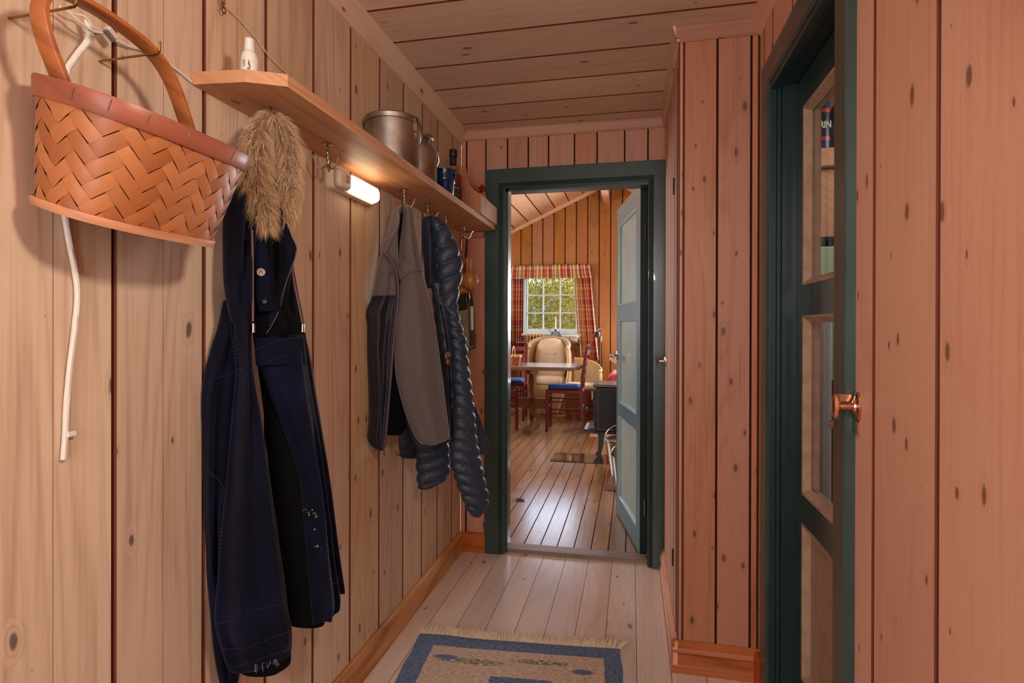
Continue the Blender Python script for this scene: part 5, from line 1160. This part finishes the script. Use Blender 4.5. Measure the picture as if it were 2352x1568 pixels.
def button(x, y, off, r, mat):
    p = FA.p(x, y, off); Mx = Matrix.Translation(p) @ FA.n.to_track_quat('Z', 'Y').to_matrix().to_4x4()
    b = obj('button', MB().lathe([(0, 0), (r * .95, 0), (r, .0015), (r * .92, .0032), (r * .7, .0022), (0, .0020)], (0, 0, 0), 24, Mx), mat, t, True)
    hb = MB()
    for a in (45, 135, 225, 315): hb.lathe([(0, .0018), (r * .17, .0018), (r * .17, .0030), (0, .0031)], (r * .3 * _c(math.radians(a)), r * .3 * _s(math.radians(a)), 0), 8, Mx)
    obj('thread_holes', hb, M['black'], b, kind='stuff')
button(599, 625, .078, .0085, plain('horn_button', (.62, .55, .50), .3, noise_=.4, nscale=60)); button(606, 692, .081, .006, M['black'])
# frayed threads and paint stains
mb = MB(); rnd = random.Random(3)
for (xa, ya, xb, yb, off, k) in ((570, 1530, 640, 1512, .085, 16), (776, 1358, 788, 1350, -.02, 10)):
    for i in range(k):
        u = rnd.random(); p = FA.p(xa + (xb - xa) * u, ya + (yb - ya) * u, off); q = [p]
        for j in range(4): q.append(q[-1] + V((rnd.uniform(-.003, .003), rnd.uniform(-.003, .003), -rnd.uniform(.001, .006))))
        mb.tube(q, .0004, 3)
obj('frayed_threads', mb, plain('loose_thread', (.45, .46, .55), .8), t, kind='stuff')
mb = MB()
for (x, y, s_, k) in ((742, 1256, 10, 16), (728, 1254, 7, 6), (716, 1175, 14, 12), (727, 1185, 5, 5), (722, 1215, 4, 4), (760, 1328, 2, 2), (700, 1168, 4, 3)):
    for i in range(k):
        xx = x + rnd.gauss(0, s_ * .45); yy = y + rnd.gauss(0, s_ * .3); p = FA.p(xx, yy, .066); r = rnd.uniform(.0004, .0016)
        mb.add([p + FA.d * (r * rnd.uniform(.6, 1.5) * _c(a)) + Z_ * (r * _s(a)) for a in [2 * pi * j / 6 for j in range(6)]], [tuple(range(6))])
obj('paint_spots', mb, plain('dried_paint', (.62, .58, .50), .7), t, kind='stuff')
# fur trim
def furmat():
    m, nt, N, L, B = nm('tan_fur'); g = N.new('ShaderNodeNewGeometry'); r = N.new('ShaderNodeValToRGB'); e = r.color_ramp.elements
    e[0].color = lin((.40, .27, .17)); e[1].color = lin((.95, .85, .70)); q = e.new(.5); q.color = lin((.80, .63, .43)); L.new(g.outputs['Random Per Island'], r.inputs[0]); L.new(r.outputs[0], B.inputs['Base Color']); B.inputs['Roughness'].default_value = .55; B.inputs['Sheen Weight'].default_value = .4; return m
M['fur'] = furmat()
strands = [[(622, 262, .045, 14), (598, 300, .05, 30), (588, 350, .055, 34), (588, 400, .06, 34), (598, 450, .065, 30), (610, 500, .07, 20), (616, 530, .07, 8)],
           [(626, 264, .03, 14), (650, 300, .03, 28), (664, 350, .035, 26), (662, 400, .04, 26), (664, 440, .045, 22), (660, 480, .045, 16), (652, 512, .045, 6)]]
cm_ = MB(); fm = MB(); rnd = random.Random(11)
for sidx, stn in enumerate(strands):
    P_ = catmull([tuple(FA.p(x, y, o)) + (r * .72e-3,) for x, y, o, r in stn], 8)
    cm_.tube([V(q[:3]) for q in P_], [q[3] * .8 for q in P_], 14)
    for i in range(9500):
        f = rnd.random() * (len(P_) - 1.001); k = int(f); a = V(P_[k][:3]).lerp(V(P_[k + 1][:3]), f - k); r = P_[k][3]; tn = (V(P_[k + 1][:3]) - V(P_[k][:3])).normalized()
        o_ = tn.orthogonal().normalized(); o_ = Matrix.Rotation(rnd.uniform(0, 2 * pi), 3, tn) @ o_
        cl = noise.noise_vector(a * 70 + o_ * 3.2); dirn = (o_ * .85 + tn * .62 + cl * .85 + V((rnd.gauss(0, .16), rnd.gauss(0, .16), rnd.gauss(0, .16)))).normalized()
        ln = rnd.uniform(.014, .036) * (.6 + 12 * r); root = a + o_ * r * .75; w_ = dirn.cross(V((rnd.gauss(0, 1), rnd.gauss(0, 1), rnd.gauss(0, 1)))).normalized() * rnd.uniform(.00018, .00042)
        mid = root + dirn * ln * .55; tip = root + dirn * ln + tn * ln * .35 + V((0, 0, -ln * .22)); 
        for q in (mid, tip): q.x = max(q.x, XL + .002)
        fm.add([root - w_, root + w_, mid + w_ * .7, mid - w_ * .7, tip], [(0, 1, 2, 3), (3, 2, 4)])
fc = obj('fur_trim', cm_, plain('fur_skin', (.40, .28, .17), .9), t, True)
obj('hairs', fm, M['fur'], fc, kind='stuff')

# ---- fleece jacket
M['fleece'] = cloth('grey_fleece', (.36, .315, .31), (.43, .385, .38), 280, .55, .95, .4, 420)
M['shellcloth'] = cloth('dark_softshell', (.075, .075, .11), (.12, .115, .155), 12, .25, .6, .1, 700)
M['zip'] = plain('purple_brown_zip_tape', (.30, .22, .25), .6)
FF = Frame(hk[2] + V((.018, -.012, 0)), .72)
t = thing('fleece_jacket', 'grey fleece hooded jacket with dark lower body hanging on the third hook', 'jacket', tuple(hk[2] + V((0, 0, -.1))))
shell('lining', FF, [(490, 903, 930, -.01, .02), (560, 895, 940, -.01, .04), (640, 885, 955, -.01, .05), (740, 862, 960, -.012, .055), (860, 852, 955, -.014, .05), (960, 856, 940, -.014, .045), (996, 870, 922, -.014, .03)], M['navyd'], t, wob=.006, seed=31)
shell('front_panel', FF, [(555, 880, 898, .012, .02), (600, 872, 905, .018, .03), (660, 860, 914, .022, .034), (683, 853, 915, .024, .036), (700, 846, 914, .024, .036), (722, 837, 912, .02, .034), (745, 842, 908, .02, .034), (800, 844, 902, .024, .034), (880, 848, 896, .03, .032), (950, 850, 888, .034, .028), (1000, 845, 884, .034, .024), (1020, 850, 882, .034, .02), (1032, 866, 880, .034, .012)], M['shellcloth'], t, ridges=[(.012, .12, [(.1, .35), (.6, .3), (1, .4)]), (-.014, .09, [(.15, .62), (.8, .55)]), (.008, .07, [(.4, .75), (1, .7)])], wob=.007, seed=32)
shell('yoke', FF, [(548, 884, 897, .018, .022), (600, 870, 906, .026, .032), (650, 860, 914, .030, .037), (680, 853, 916, .032, .038)], M['fleece'], t, ridges=[(-.012, .09, [(.2, .62), (1, .55)])], wob=.004, seed=33, hollow=False)
shell('sleeve', FF, [(600, 918, 962, .045, .02), (640, 920, 972, .055, .032), (680, 915, 983, .062, .042), (740, 910, 996, .066, .048), (800, 906, 1005, .066, .05), (850, 908, 1011, .066, .05), (900, 917, 1018, .064, .048), (950, 932, 1024, .062, .046), (985, 945, 1028, .060, .044), (1008, 956, 1026, .06, .04), (1020, 968, 1000, .06, .03)], M['fleece'], t, ridges=[(.012, .18, [(0, .4), (1, .45)]), (-.010, .1, [(.2, .85), (.8, .8)]), (-.006, .08, [(.3, .2), (.9, .25)])], wob=.007, seed=34)
shell('sleeve_lining', FF, [(960, 930, 1010, .035, .03), (1000, 945, 1022, .035, .035), (1014, 950, 1010, .035, .03), (1022, 960, 990, .035, .02)], M['shellcloth'], t, wob=.004, seed=35)
shell('hood', FF, [(474, 910, 940, .0, .012), (486, 901, 948, .0, .028), (520, 893, 951, .004, .04), (560, 884, 957, .012, .048), (600, 880, 966, .022, .05), (625, 884, 969, .030, .05), (645, 908, 968, .036, .04)], M['fleece'], t, ridges=[(-.040, .085, [(.0, .42), (.4, .38), (1, .42)]), (.016, .06, [(0, .25), (.35, .22), (.8, .12)]), (.012, .07, [(.05, .62), (.6, .66), (1, .8)]), (-.010, .05, [(.2, .82), (.9, .75)])], wob=.006, seed=36)
zp = [(884, 582), (898, 596), (908, 618), (914, 650), (914, 690), (909, 740), (903, 800), (898, 860), (892, 930), (887, 990), (882, 1028)]
seam('zip_tape', FF, zp, [.078, .086, .088, .082, .076, .072, .072, .07, .066, .06, .055], .0048, M['zip'], t)
seam('zip_tape', FF, [(x - 5, y) for x, y in zp[3:]], .058, .0032, M['zip'], t)
seam('edge_seam', FF, [(912, 474), (916, 500), (912, 525), (900, 548), (884, 582)], [.040, .062, .070, .074, .076], .0042, M['fleece'], t)
seam('edge_seam', FF, [(919, 640), (935, 628), (952, 621), (969, 620)], .092, .0022, M['fleece'], t)
seam('edge_seam', FF, [(857, 682), (872, 672), (884, 674)], .064, .0014, M['fleece'], t); seam('edge_seam', FF, [(884, 672), (898, 675), (908, 679)], .070, .0014, M['fleece'], t)
p = FF.p(882, 1036, .058); obj('zip_pull', MB().bbox(p + V((-.003, -.003, -.016)), p + V((.003, .003, .006)), .0015), M['steel'], t)
seam('hanging_loop', FF, [(905, 476), (909, 462), (915, 468), (918, 478)], .0, .0016, M['redrib'], t)

# ---- quilted jacket
M['puff'] = cloth('navy_nylon', (.14, .175, .24), (.20, .245, .32), 48, .3, .5, .1, 120, .006)
M['puffl'] = cloth('blue_nylon_lining', (.03, .09, .16), (.05, .13, .21), 18, .2, .5, .1, 150)
FP = Frame(hk[3] + V((.016, -.012, 0)), .72)
t = thing('quilted_jacket', 'navy quilted down jacket with a round badge hanging behind the fleece', 'jacket', tuple(hk[3] + V((0, 0, -.1))))
def ribs(z0, pitch, amp, tilt=0.):
    def f(v, u, p):
        q = ((p.z - z0 + tilt * u) / pitch) % 1.0; return amp * (abs(_s(pi * q)) ** .55 - .6)
    return f
shell('lining', FP, [(505, 980, 1000, -.012, .02), (560, 982, 1015, -.012, .03), (640, 990, 1025, -.012, .04), (740, 1000, 1035, -.012, .045), (860, 1010, 1042, -.012, .045), (960, 1012, 1044, -.012, .045), (1010, 1008, 1042, -.012, .04)], M['puffl'], t, wob=.005, seed=41)
shell('hood', FP, [(497, 976, 992, .0, .014), (506, 970, 1002, .0, .024), (540, 969, 1004, .006, .035), (590, 972, 1003, .01, .035), (640, 977, 1003, .012, .03), (660, 982, 1000, .012, .02)], M['puff'], t, ridges=[(-.034, .10, [(0, .5), (.5, .55), (.9, .6)]), (.014, .08, [(0, .25), (.8, .2)]), (.010, .08, [(.1, .8), (.9, .85)])], wob=.005, seed=42)
shell('shoulder', FP, [(500, 988, 1002, .02, .015), (520, 992, 1022, .026, .03), (555, 998, 1042, .03, .042), (590, 1000, 1055, .034, .048), (620, 1001, 1058, .034, .05), (655, 1003, 1054, .034, .048), (690, 1006, 1047, .032, .044), (720, 1010, 1043, .03, .04)], M['puff'], t, rip=ribs(1.64, .064, .013, -.05), wob=.006, seed=43, sub=14)
shell('body_front', FP, [(650, 990, 1018, .03, .02), (700, 996, 1024, .034, .03), (760, 1002, 1036, .036, .034), (820, 1010, 1040, .036, .034), (880, 1020, 1042, .034, .03), (940, 1022, 1043, .034, .03), (1010, 1020, 1042, .034, .026)], M['puff'], t, rip=ribs(1.64, .060, .009), wob=.005, seed=44, sub=10)
shell('sleeve', FP, [(690, 1016, 1046, .045, .028), (740, 1024, 1054, .052, .036), (780, 1030, 1066, .055, .04), (830, 1034, 1072, .056, .042), (890, 1036, 1080, .056, .042), (950, 1036, 1087, .056, .042), (1010, 1034, 1093, .056, .042), (1060, 1035, 1103, .056, .042), (1100, 1046, 1112, .056, .042), (1140, 1060, 1119, .056, .040), (1165, 1070, 1115, .056, .036), (1184, 1082, 1098, .056, .025)], M['puff'], t, rip=ribs(1.63, .0435, .011, .03), wob=.005, seed=45, sub=16)
shell('lower_sleeve', FP, [(985, 940, 1018, -.005, .03), (1010, 950, 1027, -.005, .036), (1040, 954, 1030, -.005, .038), (1070, 957, 1030, -.004, .038), (1095, 959, 1026, -.002, .036), (1112, 960, 1000, .0, .03), (1121, 962, 985, .0, .02)], M['puff'], t, rip=ribs(1.63, .0435, .011, -.02), wob=.005, seed=46, sub=16)
shell('hem_lining', FP, [(975, 907, 960, -.02, .02), (1010, 906, 965, -.02, .028), (1035, 909, 962, -.02, .026), (1050, 922, 955, -.02, .02)], M['puffl'], t, rip=ribs(1.63, .05, .004), wob=.004, seed=47)
shell('back_hem', FP, [(915, 1078, 1084, -.03, .010), (950, 1080, 1098, -.03, .014), (990, 1084, 1112, -.03, .016), (1030, 1090, 1126, -.03, .016), (1042, 1094, 1118, -.03, .012)], M['puff'], t, rip=ribs(1.63, .045, .004), wob=.003, seed=48)
seam('hem_binding', FP, [(1083, 912), (1098, 950), (1113, 992), (1127, 1034), (1110, 1040), (1096, 1044)], -.016, .0022, plain('brown_binding', (.32, .22, .16), .6), t)
seam('hem_binding', FP, [(908, 1036), (915, 1044), (935, 1030), (958, 1020), (1000, 1014)], .018, .0018, bpy.data.materials['brown_binding'], t)
seam('zip_tape', FP, [(1012, 700), (1026, 780), (1032, 850), (1036, 940), (1040, 1012)], .076, .0022, M['navyd'], t)
# badge
p = FP.p(1028, 822, .080); Mx = Matrix.Translation(p) @ FP.n.to_track_quat('Z', 'Y').to_matrix().to_4x4(); Mx = Mx
def disc(pts, z, h): return MB().loft([[Mx @ V((x, y, z)) for x, y in pts], [Mx @ V((x, y, z + h)) for x, y in pts]])
shd = [(.016 * _c(a), .010 + .016 * _s(a)) for a in [pi * k / 10 for k in range(11)]] + [(-.0155, -.008), (-.010, -.024), (0, -.034), (.010, -.024), (.0155, -.008)]
b_ = obj('badge', disc(shd, 0, .002), plain('brown_leather_patch', (.20, .12, .10), .6), t, label='brown shield badge with a white crest')
mb = MB(); cr = plain('white_embroidery', (.80, .76, .70), .7)
mb.tube([Mx @ V((.0105 * _c(a), .010 + .0105 * _s(a), .0026)) for a in [2 * pi * k / 20 for k in range(16)]], .0012, 5)
mb.tube([Mx @ V(q) for q in ((-.008, .004, .0026), (-.003, .013, .0026), (.001, .006, .0026), (.004, .012, .0026), (.008, .008, .0026))], .0013, 5)
obj('crest', mb, cr, b_, kind='stuff')
for x in (-.006, 0, .006): obj('stripe', disc([(x - .0018, -.022 + abs(x) * .5), (x + .0018, -.022 + abs(x) * .5), (x + .0018, -.006), (x - .0018, -.006)], .002, .0006), M['redrib'] if x else cr, b_)

# ---- cords, wooden cups and the map pouch on the last hook
M['olive'] = plain('olive_cord', (.22, .20, .10), .7); M['cupwood'] = wood('turned_birch', (.80, .56, .32), (.64, .38, .18), 2, rings=.7, knots=.1, rough=.3, coat=.4)
FC = Frame(hk[5] + V((.004, 0, 0)), .75)
def cordthing(label, pts, off, r, mat):
    t = thing('hanging_cord', label, 'cord', tuple(FC.p(pts[0][0], pts[0][1], off))); seam('cord', FC, pts, off, r, mat, t); return t
cordthing('red cord hanging at the left of the last hook', [(1059, 541), (1056, 560), (1057, 580), (1062, 600), (1066, 625), (1070, 650), (1073, 672)], .0, .0016, M['redrib'])
cordthing('longest red cord reaching down to the map pouch', [(1076, 545), (1077, 580), (1077, 620), (1077, 665), (1080, 685), (1082, 700)], .02, .0018, M['redrib'])
cordthing('thin red loop between the two outer cords', [(1062, 545), (1066, 580), (1069, 610), (1072, 630), (1070, 610), (1074, 575), (1076, 548)], .008, .0012, M['redrib'])
cordthing('olive cord in front, tied round a wooden cup', [(1059, 542), (1058, 570), (1063, 600), (1066, 630), (1064, 660)], -.008, .0022, M['olive'])
cordthing('olive cord behind, hanging from the middle prong', [(1071, 543), (1069, 570), (1068, 600), (1067, 625), (1066, 650)], -.004, .0018, M['olive'])
def cup(label, x, y, r, mat, off):
    p = FC.p(x, y, off); t = thing('wooden_gourd', label, 'cup', tuple(p))
    tilt = Matrix.Translation(p) @ Matrix.Rotation(.10, 4, FC.n)
    obj('bowl', MB().lathe([(0, -r * 1.0), (r * .55, -r * .86), (r * .92, -r * .42), (r, 0), (r * .93, r * .42), (r * .62, r * .82), (r * .34, r * 1.08), (r * .27, r * 1.4), (r * .30, r * 1.8), (r * .38, r * 2.05), (r * .36, r * 2.35), (r * .22, r * 2.6), (0, r * 2.66)], (0, 0, 0), 26, tilt), mat, t, True)
    obj('neck_ring', MB().lathe([(r * .30, r * 1.9), (r * .43, r * 1.95), (r * .43, r * 2.02), (r * .30, r * 2.06)], (0, 0, 0), 20, tilt), mat, t, True); return t
cup('round turned wooden flask with a long neck hanging on the last hook', 1079, 645, .043, M['cupwood'], .0)
cup('smaller wooden flask half hidden behind the olive cords', 1060, 668, .026, M['cupwood'], -.03)
t = thing('map_pouch', 'clear plastic map pouch with a dark green top hanging below the cords', 'pouch', tuple(FC.p(1070, 740, .01)))
def quad(pts, off, th):
    a = [FC.p(x, y, off) for x, y in pts]; b = [FC.p(x, y, off - th) for x, y in pts]; return MB().loft([a, b])
obj('sleeve', quad([(1046, 712), (1086, 700), (1091, 798), (1068, 808), (1050, 806)], .02, .006), glass('clear_vinyl', (.86, .90, .86), .22, .12), t)
obj('top_flap', quad([(1048, 680), (1070, 672), (1084, 674), (1088, 700), (1072, 704), (1068, 712), (1047, 714)], .024, .012), plain('dark_green_canvas', (.10, .12, .08), .7), t)
obj('bottom_edge', quad([(1066, 806), (1091, 795), (1092, 799), (1068, 810)], .022, .010), plain('green_binding', (.18, .26, .18), .6), t)
obj('side_edge', quad([(1087, 700), (1089, 700), (1093, 798), (1090, 798)], .022, .010), bpy.data.materials['green_binding'], t)
obj('paper', quad([(1052, 716), (1074, 710), (1078, 798), (1056, 800)], .016, .003), plain('folded_map_paper', (.72, .70, .62), .7, noise_=.6, nscale=30, c2=(.42, .50, .40)), t)
obj('dark_card', quad([(1079, 756), (1087, 752), (1088, 792), (1078, 796)], .017, .002), M['black'], t)
obj('tag', quad([(1081, 705), (1087, 703), (1088, 757), (1082, 759)], .030, .002), M['winpaint'], t)
obj('carabiner', MB().tube([FC.p(1075 + 4 * _c(a), 685 + 15 * _s(a), .034) for a in [2 * pi * k / 18 for k in range(19)]], .0018, 6), M['steel'], t, True)

# ================================================================ rug
def rugmat():
    m, nt, N, L, B = nm('woven_rug_wool'); tc = N.new('ShaderNodeTexCoord'); s_ = N.new('ShaderNodeSeparateXYZ'); L.new(tc.outputs['Object'], s_.inputs[0])
    no = N.new('ShaderNodeTexNoise'); mp = N.new('ShaderNodeMapping'); mp.inputs['Scale'].default_value = (60, 240, 1); L.new(tc.outputs['Object'], mp.inputs[0]); L.new(mp.outputs[0], no.inputs[0]); no.inputs['Scale'].default_value = 1; no.inputs['Detail'].default_value = 3
    jag = N.new('ShaderNodeTexNoise'); jag.inputs['Scale'].default_value = 90; L.new(tc.outputs['Object'], jag.inputs[0]); j = mth(nt, 'MULTIPLY', mth(nt, 'SUBTRACT', jag.outputs[0], .5), .014)
    x = mth(nt, 'ADD', s_.outputs[0], j); y = mth(nt, 'ADD', s_.outputs[1], mth(nt, 'MULTIPLY', j, .3))
    def box(x0, x1, y0, y1):
        r = mth(nt, 'MULTIPLY', mth(nt, 'GREATER_THAN', x, x0), mth(nt, 'LESS_THAN', x, x1)); return mth(nt, 'MULTIPLY', r, mth(nt, 'MULTIPLY', mth(nt, 'GREATER_THAN', y, y0), mth(nt, 'LESS_THAN', y, y1)))
    def ell(cx, cy, a, b):
        u = mth(nt, 'POWER', mth(nt, 'DIVIDE', mth(nt, 'SUBTRACT', x, cx), a), 2.); v = mth(nt, 'POWER', mth(nt, 'DIVIDE', mth(nt, 'SUBTRACT', y, cy), b), 2.)
        return mth(nt, 'SUBTRACT', 1., sstep(nt, mth(nt, 'ADD', u, v), .6, 1.4))
    n_ = sstep(nt, no.outputs[0], .3, .72)
    sand = mixc(nt, n_, lin((.88, .79, .69)), lin((.64, .53, .44))); blue = mixc(nt, n_, lin((.38, .50, .66)), lin((.15, .22, .34))); gr = mixc(nt, n_, lin((.48, .52, .44)), lin((.25, .28, .22)))
    c = mixc(nt, box(.068, .672, -1.23, -.068), blue, sand)
    g2 = mth(nt, 'MULTIPLY', mth(nt, 'ADD', ell(.22, -.145, .12, .016), ell(.46, -.12, .10, .014), clamp=True), sstep(nt, no.outputs[0], .38, .55))
    c = mixc(nt, g2, c, gr)
    for e in (ell(.13, -.130, .045, .012), ell(.60, -.155, .035, .014)): c = mixc(nt, e, c, blue)
    inner = box(.30, .50, -1.05, -.215); inn2 = box(.345, .455, -1.0, -.26)
    c = mixc(nt, inner, c, blue); c = mixc(nt, inn2, c, sand)
    L.new(c, B.inputs['Base Color']); B.inputs['Roughness'].default_value = .95; B.inputs['Sheen Weight'].default_value = .2
    bp = N.new('ShaderNodeBump'); bp.inputs['Strength'].default_value = .9; bp.inputs['Distance'].default_value = .003; L.new(no.outputs[0], bp.inputs['Height']); L.new(bp.outputs[0], B.inputs['Normal']); return m
t = thing('hall_rug', 'woven blue and sand coloured rug with a cream fringe on the hallway floor', 'rug', (-.775, 1.972, 0))
ang = math.atan2(onZ(1424, 1490, 0).y - onZ(966, 1455, 0).y, onZ(1424, 1490, 0).x - onZ(966, 1455, 0).x)
A_ = onZ(966, 1455, .006); B_ = onZ(1424, 1490, .006); RW = (B_ - A_).length
ro = MB(); nx, ny = 60, 60
RL = 1.3
top = []
for j in range(ny + 1):
    row = []
    for i in range(nx + 1):
        x = RW * i / nx; y = -RL * j / ny; z = .0065 + .0012 * noise.noise(V((x * 6, y * 6, 0))) + .002 * max(0, _s(x * 9 + 1)) * (1 if j < 3 else .3)
        e = .002 * _s(y * 40) if i in (0, nx) else 0
        row.append(V((x + e, y, z)))
    top.append(row)
vs = [p for r in top for p in r]; m_ = nx + 1
fs = [(j * m_ + i, (j + 1) * m_ + i, (j + 1) * m_ + i + 1, j * m_ + i + 1) for j in range(ny) for i in range(nx)]
ro.add(vs, fs); bd = [j * m_ for j in range(ny + 1)] + [ny * m_ + i for i in range(1, nx + 1)] + [j * m_ + nx for j in range(ny - 1, -1, -1)] + [i for i in range(nx - 1, 0, -1)]
lowv = [V((vs[k].x, vs[k].y, .0006)) for k in bd]; n0 = len(ro.v); ro.v += lowv; nb_ = len(bd)
for k in range(nb_): ro.f.append((bd[k], bd[(k + 1) % nb_], n0 + (k + 1) % nb_, n0 + k))
wv_ = obj('weave', ro, rugmat(), None, True); wv_.parent = t
Mr = Matrix.Translation(V((A_.x, A_.y, 0)) - t.location) @ Matrix.Rotation(ang, 4, 'Z'); wv_.matrix_basis = Mr
fb = MB(); rnd = random.Random(5)
for k in range(270):
    x = RW * k / 269; ph = noise.noise(V((x * 9, 0, 0))) * 1.3 + noise.noise(V((x * 30, 4, 0))) * .7
    ln = .040 + .012 * noise.noise(V((x * 14, 2, 0))) + rnd.uniform(-.006, .006); lean = ph * .020 + (.014 if x > RW * .5 else -.004) + (.03 if k > 262 else 0)
    hgt = rnd.uniform(.005, .017)
    P_ = [V((x, -.004, .006)), V((x + lean * .3, ln * .35, .007 + hgt * .5)), V((x + lean * .7, ln * .7, .006 + hgt)), V((x + lean + rnd.uniform(-.003, .003), ln, .003))]
    fb.tube([(Matrix.Translation(V((A_.x, A_.y, 0))) @ Matrix.Rotation(ang, 4, 'Z')) @ p for p in P_], [.0018, .0021, .0018, .0009], 5)
obj('fringe', fb, plain('cream_fringe', (.90, .83, .73), .9, noise_=.4, nscale=80, c2=(.72, .63, .52)), t, True, kind='stuff')

# ================================================================ side room contents seen through the glass
t = thing('side_shelf', 'pine wall cupboard shelf seen through the upper pane of the glazed door', 'shelf', (.8, 2.7, 1.6))
q0 = onY(1893, 347, 2.55); zs = q0.z
board('shelf_board', t, (.60, 2.50, zs - .075), (1.3, 2.85, zs), M['shelfx'], 0, .003)
board('box_front', t, (.60, 2.53, zs - .36), (1.3, 2.85, zs - .080), M['shelfx'], 0, .003)
board('dark_gap', t, (.60, 2.54, zs - .372), (1.3, 2.84, zs - .362), M['black'], 0, .001)
t = thing('mint_cabinet', 'pale mint green cabinet door below the pine shelf in the side room', 'cabinet', (.8, 2.6, .9)); obj('door', MB().bbox((.60, 2.52, zs - .95), (1.3, 2.84, zs - .40), .004), plain('mint_paint', (.66, .74, .60), .4), t)
def can(label, cx, cols, r, h, txt):
    c = V((cx, 2.56, zs + .0005)); t = thing('spray_can', label, 'can', tuple(c)); z = 0
    for i, (hh, col) in enumerate(cols):
        obj('band', MB().lathe([(0, z), (r, z), (r, z + hh), (0, z + hh)], c, 28), plain('can_print_%d' % len(bpy.data.materials), col, .3), t, True); z += hh
    obj('cap', MB().lathe([(0, z), (r * .98, z), (r * .95, z + .03), (r * .7, z + .045), (0, z + .047)], c, 28), plain('can_cap_%d' % len(bpy.data.materials), cols[0][1], .35), t, True)
    return t, c
cxn = onY(1893, 300, 2.53).x + .006
t, c = can('blue and red spray can with white lettering behind the upper pane', cxn, [(.040, (.10, .20, .38)), (.016, (.72, .22, .22)), (.010, (.05, .14, .18)), (.090, (.03, .10, .14)), (.016, (.72, .25, .25))], .026, .22, 'RIN')
tc_ = bpy.data.curves.new('lettering', 'FONT'); tc_.body = 'RIN'; tc_.size = .034; tc_.extrude = .0004; tc_.align_x = 'CENTER'; tc_.offset = .0012
tmp = bpy.data.objects.new('tmp', tc_); COL.objects.link(tmp); bpy.context.view_layer.update(); tme = bpy.data.meshes.new_from_object(tmp.evaluated_get(bpy.context.evaluated_depsgraph_get())); bpy.data.objects.remove(tmp); to = bpy.data.objects.new('lettering', tme); COL.objects.link(to); tme.materials.append(M['white']); to['kind'] = 'stuff'; to.parent = t; to.location = (.0, -.0272, .092); to.rotation_euler = (pi / 2, 0, 0); to.scale = (.8, 1.1, 1)
t, c = can('dark green patterned can behind the frame beside the spray can', cxn + .055, [(.06, (.16, .28, .26)), (.05, (.35, .50, .44)), (.03, (.12, .22, .22))], .030, .14, '')
t = thing('white_post', 'white painted window edge seen through the middle pane', 'post', (.7, 2.2, 0)); a = onY(1893, 900, 2.3)
board('post', t, (a.x - .012, 2.28, .2), (a.x + .02, 2.32, 1.22), M['winpaint'], 2, .004); board('dark_board', t, (a.x - .09, 2.36, .2), (a.x - .014, 2.40, 1.22), M['oakz'], 2, .003); board('pale_board', t, (a.x - .16, 2.40, .2), (a.x - .094, 2.44, 1.22), M['winpaint'], 2, .003)
